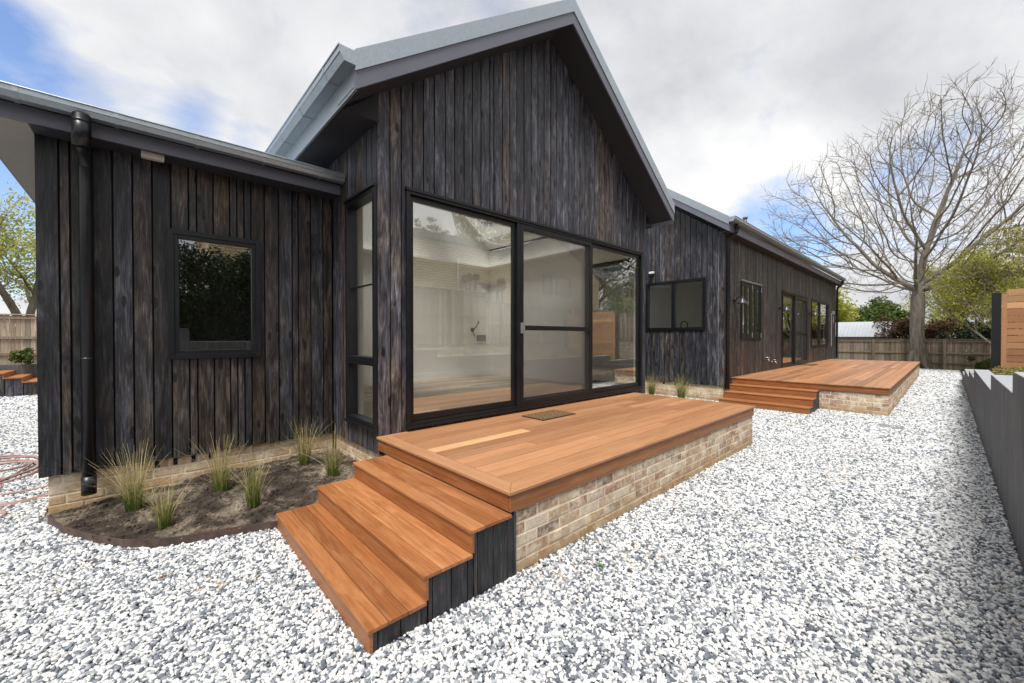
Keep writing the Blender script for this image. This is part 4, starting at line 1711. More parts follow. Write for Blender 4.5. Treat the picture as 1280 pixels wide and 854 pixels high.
# ---------------------------------------------------------------- retaining wall
rw = thing('retaining_wall', 'dark grey stepped retaining wall along the gravel yard', 'retaining wall', (8, -.45, 0))
RW = [(19.6, 22.4, .335), (15.56, 19.597, .575), (12.60, 15.557, .75), (7.74, 12.597, .94), (5.27, 7.737, 1.137), (2.6, 5.267, 1.315), (.777, 2.597, 1.51), (-7, .774, 1.785)]
for a, b, h in RW:
    mb = MB()
    mb.box(a, b, -.56, -.36, -.1, h)
    blk = mb.build('wall_block', M['concrete'], rw, bevel=.006)
    mb = MB()
    mb.box(a + .004, b - .004, -.556, -.364, h - .002, h + .003)
    mb.build('cap', M['rawconc'], blk)
YT = -.56


def terr(x, y):
    h = .12
    for a, b, hh in RW:
        if a - .05 <= x <= b + .05:
            h = max(.12, hh - .09)
            break
    if x < -7:
        h = 1.7
    k = min(1, max(0, (-y - .6) / 3.9))
    return h * (1 - k) + max(1.35, 1.35) * k + .03 * math.sin(x * 2.3 + y * 3.1)


mb = MB()
xs = np.concatenate([np.arange(-30, -7, 2), np.arange(-7, 22.5, .25), np.arange(22.5, 29.9, 1.2)])
ys = np.concatenate([np.arange(-.555, -5, -.35), np.arange(-5, -14, -2), [-20, -40]])
for y in ys:
    for x in xs:
        hh = terr(x, y) if x < 22.5 else terr(22.3, y) * max(0, 1 - (x - 22.4) / 7.3) - .03
        mb.v.append((x, y, hh))
nx = len(xs)
for j in range(len(ys) - 1):
    for i in range(nx - 1):
        a = j * nx + i
        mb.f.append((a, a + nx, a + nx + 1, a + 1))
        mb.c.append((.5,) * 3)
tag(mb.build('terrace_ground', M['soil'], None, True), kind='structure')

# slatted timber screen
scn = thing('timber_screen', 'orange slatted timber privacy screen with black end post on the terrace', 'screen', (13.6, -1.6, .8))
mb = MB()
mb.box(13.52, 13.64, -.76, -.63, .60, 2.56)
mb.build('post', M['black'], scn, bevel=.004)
mb = MB()
mb.box(13.52, 13.64, -3.2, -3.08, .60, 2.5)
mb.build('post', M['black'], scn, bevel=.004)
mb = MB()
k = 0
z = .80
while z < 2.5:
    for a, b in ((-3.07, -1.9), (-1.897, -.84)):
        mb.box(13.535, 13.555, a, b, z, z + .128)
    z += .141
mb.build('slats', M['slat_y'], scn)
mb = MB()
mb.box(13.530, 13.56, -.84, -.765, .72, 2.53)
mb.build('batten', M['slat_y'], scn)
mb = MB()
mb.box(13.558, 13.60, -1.95, -1.86, .72, 2.50)
mb.build('batten', M['slat_y'], scn)

# ---------------------------------------------------------------- fences
def fence(label, p0, p1, z0, h, spacing=2.6, rails_side=1, pw=.10, cap=True, mat='paling'):
    """paling fence with posts and rails on the rails_side (left of p0->p1 = +1)"""
    p0, p1 = Vector(p0), Vector(p1)
    d = (p1 - p0)
    Lf = d.length
    d.normalize()
    n_ = Vector((-d.y, d.x)) * rails_side
    o = thing('paling_fence', label, 'fence', (*(p0 + p1) / 2, z0))

    def bx(mb, a, b, t0, t1, za, zb, c=None):
        q = [p0 + d * a + n_ * t0, p0 + d * b + n_ * t0, p0 + d * b + n_ * t1, p0 + d * a + n_ * t1]
        if rails_side < 0:
            q = q[::-1]
        mb.hexa([(v.x, v.y, za) for v in q], [(v.x, v.y, zb) for v in q], c)
    mb = MB()
    a = 0
    while a < Lf:
        w_ = pw * random.uniform(.9, 1.1)
        bx(mb, a, min(a + w_ - .006, Lf), 0 + random.uniform(0, .006), .018, z0 - .05, z0 + h + random.uniform(-.015, .015))
        a += w_
    mb.build('palings', M[mat], o)
    mb = MB()
    for zz in (.18, .52, .93):
        bx(mb, 0, Lf, .019, .065, z0 + h * zz, z0 + h * zz + .075)
    mb.build('rails', M[mat], o)
    if cap:
        mb = MB()
        bx(mb, 0, Lf, -.03, .09, z0 + h + .017, z0 + h + .045)
        mb.build('cap', M[mat], o)
    k = spacing * .3
    while k < Lf:
        mb = MB()
        bx(mb, k, k + .115, .066, .16, z0 - .1, z0 + h + .01)
        mb.build('post', M[mat], o)
        k += spacing
    return o


fence('weathered timber paling fence across the far end of the yard behind the bare tree', (30.6, -9), (30.75, 13), -.05, 1.52, 2.75, 1)
fence('tall weathered paling fence on a low wall at the left behind the house', (-12, 18.8), (4, 18.8), .80, 1.45, 2.6, -1)
fence('tall neighbour paling fence behind the garden terrace opposite the glazed gable', (5.2, -4.5), (10.2, -4.6), 1.30, 2.05, 2.5, 1, .11, mat='pale_paling')
fence('lower neighbour paling fence running on past the brick house', (10.25, -4.6), (29.5, -5.5), 1.25, 1.75, 2.5, 1, .11, mat='pale_paling')

# low concrete wall and timber stairs at the far left
mb = MB()
mb.box(-12, 4, 18.55, 18.75, -.1, .80)
tag(mb.build('garden_wall', M['concrete'], None), 'low grey concrete wall under the fence at the far left', 'wall')
st = thing('timber_steps', 'flight of timber steps with black side boards at the far left by the fence', 'steps', (-3, 17.4, 0))
mb = MB()
mc = MB()
for k in range(6):
    x1 = -2.02 - k * .32
    z = .40 + k * .125 - .0
    mb.box(x1 - .34, x1, 17.0, 18.5, z - .03, z, (.45, .7, .5))
    mb.box(x1 - .025, x1 - .005, 17.01, 18.5, z - .125, z - .031, (.3, .5, .5))
    a = x1 - .32
    mc.box(a + .02, a + .155, 17.02, 17.04, -.05, z - .032)
    mc.box(a + .165, a + .318, 17.02, 17.04, -.05, z - .032)
mb.box(-2.02, -1.68, 17.0, 18.5, .25, .28, (.5, .6, .5))
mc.box(-2.0, -1.70, 17.02, 17.04, -.05, .248)
mb.build('treads', M['tread'], st)
mc.build('side_cladding', M['char'], st)

# ---------------------------------------------------------------- garden hose
hp = []
def loop(cx_, cy_, rx, ry, a0, a1, n=22, z=.02):
    for a in np.linspace(a0, a1, n):
        hp.append((cx_ + rx * math.cos(a) + random.uniform(-.01, .01), cy_ + ry * math.sin(a) + random.uniform(-.012, .012), z + random.uniform(0, .03)))
loop(-1.45, 7.7, .55, .75, 0, 6.28)
loop(-1.50, 7.4, .62, .62, 0, 6.28)
loop(-1.35, 7.55, .42, .55, 0, 6.28)
loop(-1.55, 7.9, .60, .50, 0, 6.0)
hp += [(-1.1, 7.0, .03), (-1.35, 6.75, .02), (-1.3, 6.5, .02), (-1.0, 6.42, .02), (-.72, 6.45, .02), (-.52, 6.6, .02)]
mb = MB()
def smooth_path(pts, it=2):
    pts = [Vector(p) for p in pts]
    for _ in range(it):
        q = [pts[0]]
        for a, b in zip(pts[:-1], pts[1:]):
            q += [a.lerp(b, .25), a.lerp(b, .75)]
        pts = q + [pts[-1]]
    return pts
mb.tube(smooth_path(hp, 1), .013, 8)
mb.tube(smooth_path([(-.50, 6.35, .02), (-.72, 6.10, .02), (-.95, 6.02, .02), (-1.12, 6.15, .02), (-1.15, 6.45, .02), (-1.05, 6.8, .02), (-1.3, 7.1, .03)], 2), .013, 8)
mb.tube(smooth_path([(-.50, 6.28, .02), (-.74, 6.03, .02), (-1.0, 5.98, .02), (-1.3, 6.05, .02)], 2), .013, 8)
mb.tube(smooth_path([(-1.3, 5.95, .02), (-.98, 5.90, .02), (-.90, 5.78, .02), (-.90, 5.62, .02), (-1.02, 5.45, .02), (-1.2, 5.40, .02)], 2), .014, 8)
tag(mb.build('garden_hose', M['hose'], None, True), 'pinkish brown garden hose lying in loose coils on the gravel behind the left corner', 'hose')

# ---------------------------------------------------------------- wall lamps, taps
def make_lamp(x, z, label):
    o = thing('wall_lamp', label, 'wall lamp', (x, YB, z), 'black wall lamps along the far wing')
    mb = MB()
    mb.lathe((0, -.022, 0), [(.06, 0), (.06, .02), (.045, .028)], 16, 'y')
    mb.build('backplate', M['black'], o, True, local=True)
    mb = MB()
    mb.tube(smooth_path([(0, -.03, 0), (0, -.08, .02), (0, -.13, .09), (0, -.19, .07), (0, -.20, .02)], 2), .014, 8)
    mb.build('arm', M['black'], o, True, local=True)
    mb = MB()
    mb.lathe((0, -.20, -.11), [(.115, 0), (.112, .02), (.09, .07), (.04, .12), (.03, .15), (.0, .155)], 20)
    mb.build('shade', M['lampgrey'], o, True, local=True)
    return o


l1 = make_lamp(11.25, 2.56, 'black gooseneck wall lamp nearest the corner downpipe')
for x, lab in ((15.35, 'black gooseneck wall lamp to the left of the sliding door'), (19.50, 'black gooseneck wall lamp between the sliding door and the last window')):
    c = copy_tree(l1)
    c.location = (x, YB, 2.56)
    c['label'] = lab


def make_tap(x, z, label, big):
    o = thing('outdoor_tap', label, 'tap', (x, YB, z))
    mb = MB()
    mb.lathe((0, -.02, 0), [(.035, 0), (.035, .015)], 12, 'y')
    mb.tube([(0, -.02, 0), (0, -.13, 0), (0, -.15, -.06)], .018 * big, 8)
    mb.build('spout', M['steel'], o, True, local=True)
    mb = MB()
    mb.lathe((0, -.09, .02), [(.012, 0), (.012, .03), (.05 * big, .035), (.05 * big, .05), (.01, .055)], 10)
    mb.build('handle', M['steel'], o, True, local=True)


make_tap(13.75, .94, 'larger steel garden tap on the black wall above the far deck', 1.5)
make_tap(14.5, .84, 'small steel garden tap to the right of the larger tap', 1.0)
fl = thing('flood_light', 'small pale sensor light on the black end wall above the kitchen window', 'light', (XE, 5.62, 3.42))
mb = MB()
mb.box(XE - .07, XE - .002, 5.59, 5.73, 3.38, 3.44)
mb.build('body', M['white'], fl, bevel=.01)
mb = MB()
mb.box(XE - .12, XE - .05, 5.60, 5.72, 3.30, 3.375)
mb.build('head', M['black'], fl, bevel=.01)

# ================================================================== PLANTS
def tussock(x, y, z, h, spread, n, label, seed, dry=.5, name='grass_tussock'):
    rr = random.Random(seed)
    o = thing(name, label, 'grass', (x, y, z))
    mb = MB()
    for k in range(n):
        a = rr.uniform(0, 6.283)
        r0 = math.sqrt(rr.random()) * .058 * spread
        lean = abs(rr.gauss(0, .11)) * spread * 2.0 + .02
        if rr.random() < .10:
            lean *= 3.0
        hh = h * rr.uniform(.45, 1.05)
        az_ = a + rr.gauss(0, .5)
        b0 = Vector((math.cos(a) * r0, math.sin(a) * r0, -.01))
        pts = []
        for q in range(6):
            t = q / 5
            pts.append(b0 + Vector((math.cos(az_) * lean * (t ** 1.8) * hh * 1.5, math.sin(az_) * lean * (t ** 1.8) * hh * 1.5, hh * (t - .22 * lean * t * t))))
        w_ = rr.uniform(.0020, .0036)
        sd_v = Vector((-math.sin(az_ + rr.uniform(-1, 1)), math.cos(az_ + rr.uniform(-1, 1)), 0))
        i0 = len(mb.v)
        for q, p in enumerate(pts):
            ww = w_ * (1 - .8 * q / 5)
            mb.v += [tuple(p - sd_v * ww), tuple(p + sd_v * ww)]
        tone = rr.random()
        for q in range(5):
            mb.f.append((i0 + 2 * q, i0 + 2 * q + 1, i0 + 2 * q + 3, i0 + 2 * q + 2))
            g = min(1, max(0, tone * .45 + (q / 4) * dry * (.5 + tone)))
            mb.c.append((g, rr.random(), 0))
    mb.build('blades', M['blade'], o, local=True)
    return o


tl = [(-.045, 4.80, .58, 1.1, 165, 'tallest dry tipped grass tussock beside the black downpipe', .95),
      (.135, 4.28, .40, .8, 115, 'short green grass tussock closest to the rusty edging', .7),
      (.56, 4.72, .54, 1.0, 130, 'straw tipped grass tussock in front of the brick weep holes', .9),
      (.72, 4.12, .46, .8, 130, 'green grass tussock nearest the lowest timber step', .6),
      (1.36, 4.93, .54, 1.0, 130, 'grass tussock against the brick plinth in the back corner of the bed', .8),
      (1.50, 4.42, .54, 1.0, 110, 'grass tussock below the narrow window beside the timber steps', .8)]
for i, (x, y, h, s, n, lab, dry) in enumerate(tl):
    tussock(x, y, soil_h(x, y), h, s, n, lab, 40 + i, dry)
tussock(10.18, 5.45, .0, .66, 1.0, 300, 'green grass tussock behind the near deck next to the gable corner', 77, .55)
tussock(10.15, 4.62, .0, .70, 1.3, 300, 'green grass tussock behind the near deck left of the far steps', 78, .55)


def leaf_cloud(mb, n, sampler, size, rr, flat=.0):
    """n small folded leaves at positions from sampler()"""
    for _ in range(n):
        p = sampler()
        if p is None:
            continue
        p, tone = p
        s = size * rr.uniform(.6, 1.35)
        a = Vector((rr.gauss(0, 1), rr.gauss(0, 1), rr.gauss(0, 1) * (1 - flat))).normalized()
        b = a.cross(Vector((rr.gauss(0, 1), rr.gauss(0, 1), rr.gauss(0, 1)))).normalized()
        i = len(mb.v)
        nrm = a.cross(b)
        mb.v += [tuple(p - a * s), tuple(p + b * s * .48 + nrm * s * .15), tuple(p + a * s), tuple(p - b * s * .48 + nrm * s * .15)]
        mb.f += [(i, i + 1, i + 2), (i, i + 2, i + 3)]
        g = min(1, max(0, tone + rr.gauss(0, .2)))
        mb.c += [(g, rr.random(), 0)] * 2


def grow(rr, base, limbs, levels, kids, len_ratio, ang, env=None, up=.10, min_r=.008, sides=(9, 7, 5, 4, 3, 3), trunk=None, wob=.16, rad_ratio=.55):
    """returns mesh builders (thick, fine) and twig tips"""
    thick, fine, tips = MB(), MB(), []
    if trunk:
        thick.tube(trunk[0], trunk[1], 12)

    def br(p, d, L, r, lev):
        n = max(3, int(4 + 3 * (levels - lev) / levels))
        pts, rad = [Vector(p)], [r]
        dirs = []
        for k in range(n):
            d = (d + Vector((rr.gauss(0, wob), rr.gauss(0, wob), rr.gauss(0, wob) + up * (.5 + .5 * k / n)))).normalized()
            q = pts[-1] + d * (L / n)
            pts.append(q)
            dirs.append(d.copy())
            rad.append(max(min_r * .55, r * (1 - .72 * (k + 1) / n)))
        if env and not env(pts[-1]) and lev > 1:
            m = 1
            while m < n and env(pts[m]):
                m += 1
            pts, rad, dirs = pts[:m + 1], rad[:m + 1], dirs[:m]
            if len(pts) < 2:
                return
        (thick if lev <= 1 else fine).tube(pts, rad, sides[min(lev, len(sides) - 1)], caps=False)
        if lev >= levels:
            tips.append((pts[-1], d))
            if len(pts) > 2:
                tips.append((pts[len(pts) // 2], d))
            return
        nk = kids[lev]
        for k in range(nk):
            t = .28 + .72 * (k + rr.random() * .8) / nk
            t = min(t, .99)
            idx = min(int(t * (len(pts) - 1)), len(pts) - 2)
            fr = t * (len(pts) - 1) - idx
            q = pts[idx].lerp(pts[idx + 1], fr)
            dd = dirs[min(idx, len(dirs) - 1)]
            ax = dd.orthogonal().normalized()
            ax = Matrix.Rotation(rr.uniform(0, 6.283), 3, dd) @ ax
            nd = (Matrix.Rotation(R_(rr.uniform(*ang)), 3, ax) @ dd).normalized()
            rl = rad[idx] * (1 - fr) + rad[idx + 1] * fr
            br(q, nd, L * rr.uniform(*len_ratio) * (1.12 - .45 * t), max(min_r, rl * rad_ratio * rr.uniform(.8, 1.15)), lev + 1)
    for p, d, L, r in limbs:
        br(Vector(p), Vector(d).normalized(), L, r, 0)
    return thick, fine, tips


# --- the big bare tree by the far fence
TX, TY = 30.0, 1.05
V = Vector
from mathutils.kdtree import KDTree


def colonise(base, trunk_pts, centre, radii, zmin, n_att, step, infl, kill, seed, up=.12, iters=90):
    """grow a branch skeleton towards points spread through the crown; returns nodes and parents"""
    rr = random.Random(seed)
    att = []
    while len(att) < n_att:
        q = V((rr.uniform(-1, 1), rr.uniform(-1, 1), rr.uniform(-1, 1)))
        l = q.length
        if l > 1 or rr.random() > .25 + .75 * l:
            continue
        edge = 1 + .10 * math.sin(q.y * 7 + 2) + .08 * math.sin(q.z * 9 + q.x * 5)
        p = V((centre[0] + q.x * radii[0] * edge, centre[1] + q.y * radii[1] * edge, centre[2] + q.z * radii[2] * edge))
        if p.z > zmin + .10 * abs(p.y - base[1]):
            att.append(p)
    nodes = [V(p) for p in trunk_pts]
    par = [-1] + list(range(len(trunk_pts) - 1))
    alive = [True] * n_att
    for it in range(iters):
        kd = KDTree(len(nodes))
        for i, p in enumerate(nodes):
            kd.insert(p, i)
        kd.balance()
        pull = {}
        for k, p in enumerate(att):
            if not alive[k]:
                continue
            co, i, d = kd.find(p)
            if d < kill:
                alive[k] = False
                continue
            if d < infl or it < 14:
                pull.setdefault(i, V((0, 0, 0)))
                pull[i] += (p - co).normalized()
        if not pull:
            break
        for i, v in pull.items():
            if v.length < 1e-4:
                continue
            old = (nodes[i] - nodes[par[i]]).normalized() if par[i] >= 0 else V((0, 0, 1))
            d = (v.normalized() * .75 + old * .55 + V((rr.gauss(0, .10), rr.gauss(0, .10), rr.gauss(0, .10) + up))).normalized()
            q = nodes[i] + d * step
            if kd.find(q)[2] < step * .35:
                continue
            nodes.append(q)
            par.append(i)
    return nodes, par


def skeleton_mesh(nodes, par, r_tip, expo, r_cap, thick, fine, split=.07):
    n = len(nodes)
    kids = [[] for _ in range(n)]
    for i, p in enumerate(par):
        if p >= 0:
            kids[p].append(i)
    acc = [0.0] * n
    for i in range(n - 1, -1, -1):
        acc[i] = sum(acc[k] for k in kids[i]) if kids[i] else r_tip ** expo
    rad = [min(r_cap, a ** (1 / expo)) for a in acc]
    stack = [0]
    seen = [(0, None)]
    while seen:
        i, frm = seen.pop()
        pts, rs = ([nodes[frm]], [min(rad[frm], rad[i] * 1.15)]) if frm is not None else ([], [])
        while True:
            pts.append(nodes[i])
            rs.append(rad[i])
            if not kids[i]:
                break
            ks = sorted(kids[i], key=lambda k: -rad[k])
            for k in ks[1:]:
                seen.append((k, i))
            i = ks[0]
        rs[-1] *= .5
        if len(pts) >= 2:
            sm = [pts[0]] + [(pts[k - 1] + pts[k] * 2 + pts[k + 1]) / 4 for k in range(1, len(pts) - 1)] + [pts[-1]]
            big_ = max(rs) > split
            (thick if big_ else fine).tube(sm, rs, 10 if max(rs) > .15 else (6 if big_ else 4), caps=False)
    return rad, kids


big = thing('bare_tree', 'large spreading bare deciduous tree with thick grey trunk at the far fence', 'tree', (TX, TY, 0))
tp_ = [(TX, TY, -.1), (TX, TY + .01, .4), (TX, TY + .03, .9), (TX + .02, TY + .05, 1.4), (TX, TY + .08, 1.9), (TX, TY + .09, 2.4), (TX, TY + .06, 2.9)]
nodes, par = colonise((TX, TY), tp_, (TX, TY - .5, 8.05), (4.4, 6.9, 5.6), 3.7, 4300, .27, 4.0, .41, 4)
thick, fine = MB(), MB()
rad, kids = skeleton_mesh(nodes, par, .0120, 2.15, .38, thick, fine)
rr = random.Random(9)
tw_tips = []
for i in range(8, len(nodes)):
    if rad[i] > .045 or par[i] < 0:
        continue
    d0 = (nodes[i] - nodes[par[i]]).normalized()
    for _ in range(2 if not kids[i] else 1):
        if rr.random() < .25:
            continue
        ax = d0.orthogonal().normalized()
        ax = Matrix.Rotation(rr.uniform(0, 6.283), 3, d0) @ ax
        d = (Matrix.Rotation(R_(rr.uniform(20, 50)), 3, ax) @ d0 + V((0, 0, .12))).normalized()
        L = rr.uniform(.35, .95)
        p = nodes[i]
        pts = [p]
        for k in range(3):
            d = (d + V((rr.gauss(0, .12), rr.gauss(0, .12), rr.gauss(0, .12) + .05))).normalized()
            pts.append(pts[-1] + d * L / 3)
        fine.tube(pts, [.0085, .008, .007, .004], 3, caps=False)
        tw_tips.append(pts[-1])
        if rr.random() < .6:
            q = pts[1]
            d2 = (d + V((rr.gauss(0, .5), rr.gauss(0, .5), rr.gauss(0, .5)))).normalized()
            fine.tube([q, q + d2 * L * .3, q + d2 * L * .55 + V((0, 0, .03))], [.008, .007, .004], 3, caps=False)
# root flare
for k in range(7):
    a = 6.283 * k / 7 + .3
    thick.tube([(TX + math.cos(a) * .60, TY + math.sin(a) * .50, -.08), (TX + math.cos(a) * .31, TY + math.sin(a) * .31, .22), (TX + math.cos(a) * .22, TY + .03 + math.sin(a) * .22, .9)], [.09, .14, .14], 8, caps=False)
thick.build('trunk', M['bark_grey'], big, True)
fine.build('crown', M['twig'], big, True)
mb = MB()
it_ = iter([q for q in tw_tips if rr.random() < .35])
leaf_cloud(mb, int(len(tw_tips) * .33), lambda: (lambda q: (q, .5) if q is not None else None)(next(it_, None)), .035, rr)
mb.build('buds', M['leaf_bud'], big)
print('bare tree', len(nodes), max(rad))


def leafy_tree(name, label, base, h, rad, mat, bark, seed, n_leaves, leaf, stems=4, trunk_r=.12, group=None, fork=.8, dens=None, levels=3, squash=1.0, clear=.25):
    rr = random.Random(seed)
    o = thing(name, label, 'tree', base, group)
    b = V(base)
    tr = ([b + V((0, 0, -.1)), b + V((.02, .02, fork * .5)), b + V((0, .03, fork))], [trunk_r * 1.3, trunk_r, trunk_r * .9])
    lm = []
    for k in range(stems):
        a = 6.283 * k / stems + rr.uniform(-.4, .4)
        tl_ = rr.uniform(.35, .9)
        lm.append((b + V((0, 0, fork - .05)), (math.cos(a) * tl_, math.sin(a) * tl_, 1), (h - fork) * rr.uniform(.62, .85), trunk_r * .62))
    env_ = lambda p: ((p.x - b.x) / rad) ** 2 + ((p.y - b.y) / rad) ** 2 + ((p.z - b.z - h * (clear + 1) / 2) / (h * (1 - clear) / 2 + .2)) ** 2 < 1
    th, fi, tp = grow(rr, b, lm, levels, (6, 6, 5, 4), (.42, .65), (25, 60), env_, up=.05, min_r=.008, trunk=tr, wob=.16, rad_ratio=.58)
    th.build('trunk', M[bark], o, True)
    fi.build('branches', M[bark], o, True)
    mb = MB()
    clump = {}

    def samp():
        i = rr.randrange(len(tp))
        p, d = tp[i]
        if i not in clump:
            clump[i] = rr.gauss(.5, .22)
        q = p + V((rr.gauss(0, .22), rr.gauss(0, .22), rr.gauss(0, .11))) * (rad / 2.4)
        if (q.x - b.x) ** 2 + (q.y - b.y) ** 2 > (rad * 1.12) ** 2:
            return None
        return q, clump[i]
    leaf_cloud(mb, n_leaves, samp, leaf, rr)
    mb.build('crown', M[mat], o)
    return o


# lime tree right of the bare tree and neighbours of it
leafy_tree('flowering_tree', 'yellow green leafy tree with crooked stems right of the bare tree', (28.0, -2.05, .0), 6.4, 2.4, 'leaf_lime', 'bark_grey', 5, 22000, .045, 5, .085, fork=.6, clear=.12)
leafy_tree('leafy_tree', 'hazy yellow green tree beyond the far fence right of the bare trunk', (41, -1.4, 0), 7.6, 3.4, 'leaf_lime', 'bark_dark', 16, 15000, .085, 5, .18, fork=.9, clear=.08)
leafy_tree('leafy_tree', 'yellow green tree beyond the far fence hidden in part by the timber screen', (39, -6.2, 0), 8.4, 3.8, 'leaf_lime', 'bark_dark', 17, 12000, .09, 5, .18, fork=1.0, clear=.08)
leafy_tree('leafy_tree', 'olive green airy tree behind the timber screen', (27.6, -2.9, .6), 6.6, 3.0, 'leaf_olive', 'bark_grey', 15, 9000, .065, 4, .16, fork=1.4)
leafy_tree('leafy_tree', 'bright yellow green tree beyond the far fence behind the shed roof', (41, 7.0, -.1), 5.4, 3.8, 'leaf_lime', 'bark_dark', 6, 9000, .12, 5, .2, fork=1.0, clear=.1)
leafy_tree('leafy_tree', 'small dark green round tree beyond the shed roof', (48, 4.5, -.1), 5.4, 2.2, 'leaf_green', 'bark_dark', 7, 7000, .13, 5, .2, fork=1.2, clear=.2)
leafy_tree('leafy_tree', 'yellow green tree with forked pale trunk behind the left fence', (-2.9, 22.0, .5), 6.6, 4.0, 'leaf_lime', 'bark_grey', 8, 20000, .048, 4, .22, fork=1.0, clear=.22)
leafy_tree('leafy_tree', 'darker green tree at the far left edge behind the fence', (-8.0, 25.0, .5), 8.0, 4.2, 'leaf_green', 'bark_grey', 9, 11000, .10, 5, .22, fork=1.4)


def bush(name, label, cen, size, mat, n, leaf, seed, cat='bush', lumps=14, stems=True, group=None):
    """shrub or hedge: leaves crowded on the skin of many small lumps, with twigs inside"""
    rr = random.Random(seed)
    o = thing(name, label, cat, (cen[0], cen[1], cen[2]), group)
    L = []
    for k in range(lumps):
        q = V((rr.uniform(-1, 1), rr.uniform(-1, 1), rr.uniform(.0, 1)))
        L.append((V((cen[0] + q.x * size[0] * .78, cen[1] + q.y * size[1] * .7, cen[2] + size[2] * (.12 + .74 * q.z))), min(size) * rr.uniform(.38, .62), rr.gauss(.5, .22)))
    mb = MB()

    def samp():
        c, r, t = L[rr.randrange(lumps)]
        d = V((rr.gauss(0, 1), rr.gauss(0, 1), rr.gauss(0, 1))).normalized()
        p = c + d * r * (rr.random() ** .35) * V((1, 1, 1)).x
        if p.z < cen[2]:
            p.z = cen[2] + rr.random() * .1
        return p, t
    leaf_cloud(mb, n, samp, leaf, rr)
    mb.build('foliage', M[mat], o)
    if stems:
        mb = MB()
        for c, r, t in L:
            mb.tube([(c.x * .3 + cen[0] * .7, c.y * .3 + cen[1] * .7, cen[2] - .05), ((c.x + cen[0]) / 2, (c.y + cen[1]) / 2, (c.z + cen[2]) / 2), tuple(c)], [.03 * size[2] / 2, .02 * size[2] / 2, .008], 5)
        mb.build('stems', M['bark_dark'], o)
    return o


bush('bronze_hedge', 'bronze red hedge behind the far fence beside the tree trunk', (36.5, 1.5, 0), (1.0, 2.3, 2.9), 'leaf_red', 9000, .085, 31, 'hedge', 34)
bush('dark_shrub', 'dark green shrub behind the far fence right of the trunk', (34.0, -1.6, 0), (1.0, 2.4, 2.6), 'leaf_dark', 6000, .09, 32, 'shrub', 22)
bush('green_shrub', 'mid green shrubs behind the far fence at the right', (34.0, -6.5, 0), (1.2, 3.0, 3.8), 'leaf_green', 8000, .09, 33, 'shrub', 26)
bush('ground_shrub', 'low olive groundcover plant spilling onto the retaining wall top', (9.6, -.82, .82), (1.1, .22, .26), 'leaf_olive', 1500, .022, 34, 'plant', 14, False)
bush('ground_shrub', 'sparse low plant on the terrace at the foot of the black screen post', (13.0, -.85, .70), (.9, .22, .30), 'leaf_olive', 1000, .028, 35, 'plant', 10, False)
bush('ground_shrub', 'pale low plant on the terrace beside the nearer wall step', (6.6, -.80, 1.05), (.9, .15, .17), 'leaf_olive', 700, .020, 36, 'plant', 10, False)
bush('small_shrub', 'small dark shrub at the foot of the far fence', (30.0, -1.1, 0), (.35, .5, .75), 'leaf_green', 900, .05, 37, 'shrub', 8)
bush('small_shrub', 'pale spiky shrub against the fence at the far left', (-2.45, 18.3, .80), (.25, .3, .6), 'leaf_green', 500, .05, 38, 'shrub', 6)
# ivy hedge opposite the left wing (seen in its window)
bush('ivy_hedge', 'tall dark ivy hedge behind the retaining wall opposite the left wing', (1.6, -4.7, 1.2), (3.2, .8, 3.35), 'leaf_dark', 48000, .055, 41, 'hedge', 150)

# ---------------------------------------------------------------- shed and far roofs
shed = thing('shed', 'low shed with pale grey metal roof behind the far fence', 'shed', (36.5, 4.2, 0))
mb = MB()
mb.box(36.2, 39.6, 2.85, 9.8, -.05, 1.6)
mb.prism([(36.2, 2.85, 1.6), (39.6, 2.85, 1.6), (37.9, 2.85, 2.6)], (0, 6.9, 0))
mb.build('wall', M['paling'], shed)
mb = MB()
for y in np.arange(2.62, 10, .2):
    for x0, z0, x1, z1 in ((35.9, 1.62, 37.9, 2.68), (39.9, 1.62, 37.9, 2.68)):
        mb.hexa([(x0, y, z0), (x1, y, z1), (x1, y + .17, z1), (x0, y + .17, z0)], [(x0, y, z0 + .03), (x1, y, z1 + .03), (x1, y + .17, z1 + .03), (x0, y + .17, z0 + .03)])
        mb.hexa([(x0, y + .171, z0), (x1, y + .171, z1), (x1, y + .199, z1), (x0, y + .199, z0)], [(x0, y + .171, z0 + .05), (x1, y + .171, z1 + .05), (x1, y + .199, z1 + .05), (x0, y + .199, z0 + .040)])
mb.build('roof', M['tank'], shed)
fh = thing('distant_house', 'distant house with grey hipped roof beyond the bronze hedge', 'house', (62, 1.5, 0))
mb = MB()
mb.box(62, 70, -3, 8, -.1, 3.0)
mb.build('wall', M['cream'], fh)
mb = MB()
mb.v = [(61.4, -3.6, 3.0), (70.6, -3.6, 3.0), (70.6, 8.6, 3.0), (61.4, 8.6, 3.0), (66, .8, 5.6), (66, 4.2, 5.6)]
mb.f = [(0, 1, 4), (1, 2, 5, 4), (2, 3, 5), (3, 0, 4, 5), (3, 2, 1, 0)]
mb.c = [(.5,) * 3] * 5
mb.build('roof', M['grey'], fh)
# distant wooded rise
sheet('hills', M['grass'], 90, 420, -260, 260, 0, 40, 40, lambda x, y: -1 + 13 * min(1, (x - 90) / 120) * (.7 + .3 * math.sin(y * .02 + 1)) + 1.5 * math.sin(y * .09 + x * .05))

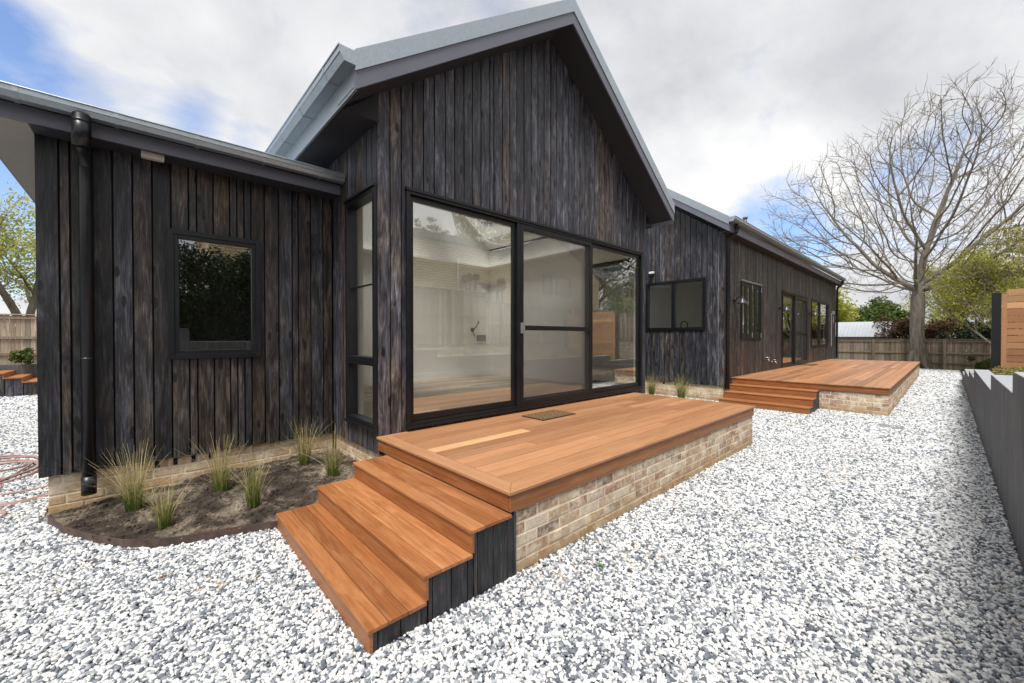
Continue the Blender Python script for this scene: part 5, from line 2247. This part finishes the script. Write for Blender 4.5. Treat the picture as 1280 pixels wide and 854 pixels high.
# ---------------------------------------------------------------- neighbour house opposite (seen in the glass)
nb = thing('brick_house', 'cream brick neighbour house with a gable opposite the glazed front', 'house', (14, -12, 1.3))
mb = MB()
mb.box(2, 16.0, -14, -9.0, 1.2, 6.3)
mb.prism([(15.2, -9.01, 1.2), (24.2, -9.01, 1.2), (24.2, -9.01, 5.65), (19.2, -9.01, 8.1), (15.2, -9.01, 6.1)], (0, -5, 0))
mb.build('wall', M['cream'], nb)
mb = MB()
mb.box(1.6, 15.4, -14.2, -8.6, 6.301, 6.62)
for (xa, za), (xb, zb) in (((14.7, 5.9), (19.2, 8.2)), ((24.8, 5.4), (19.2, 8.2))):
    mb.hexa([(xa, -14.2, za), (xb, -14.2, zb), (xb, -8.75, zb), (xa, -8.75, za)][::1 if xa < xb else -1], [(xa, -14.2, za + .2), (xb, -14.2, zb + .2), (xb, -8.75, zb + .2), (xa, -8.75, za + .2)][::1 if xa < xb else -1])
mb.build('roof', M['bark_dark'], nb)
for x0, x1, z0, z1 in ((13.0, 14.6, 3.2, 4.5), (18.4, 19.2, 4.3, 5.5), (19.6, 21.0, 4.3, 5.5)):
    mb = MB()
    frame_x(mb, x0, x1, z0, z1, -9.02, -8.93, .08)
    w = mb.build('window', M['grey'], nb)
    pane((x0 + .075, x1 - .075, -9.0, -8.985, z0 + .075, z1 - .075), w)
mb = MB()
mb.tube([(11.9, -8.93, 1.4), (11.9, -8.93, 5.6)], .06, 8)
mb.build('downpipe', M['white'], nb)
for i, (x, h, w_) in enumerate(((8.6, 3.4, .5), (7.6, 1.8, .5), (12.4, 4.2, .6), (14.6, 4.0, .9), (10.2, 1.6, .5))):
    bush('climbing_shrub', ('tall narrow shrub against the cream brick wall', 'short shrub at the left of the cream brick wall', 'leafy climber beside the white downpipe', 'broad leafy climber around the neighbour window', 'low shrub in the middle of the cream brick wall')[i], (x, -8.4, 1.2), (w_, .4, h), 'leaf_olive', 2600, .07, 60 + i, 'shrub', 14)
leafy_tree('gum_tree', 'pale brown crowned gum tree behind the cream brick house', (25.0, -20, 1.0), 15.5, 4.2, 'leaf_olive', 'bark_grey', 51, 9000, .16, 5, .3, fork=3.5)
leafy_tree('pine_tree', 'dark dense tree rising right of the brick house', (30, -16, 1.0), 13.5, 5.5, 'leaf_dark', 'bark_dark', 52, 22000, .16, 6, .35, fork=1.5, clear=.05)
leafy_tree('leafy_tree', 'bright green tree behind the far end of the terrace', (40, -12, 0), 9.5, 5, 'leaf_lime', 'bark_dark', 53, 14000, .14, 6, .3, fork=1.2, clear=.05)
leafy_tree('leafy_tree', 'bright green tree further along the terrace fence', (50, -20, 0), 12, 6, 'leaf_green', 'bark_dark', 54, 12000, .18, 6, .3, fork=1.2, clear=.05)
leafy_tree('small_tree', 'small brown topped tree above the left end of the brick house roof', (16.2, -18, 1.0), 9.9, 1.7, 'leaf_olive', 'bark_grey', 55, 3500, .12, 4, .2, fork=3)
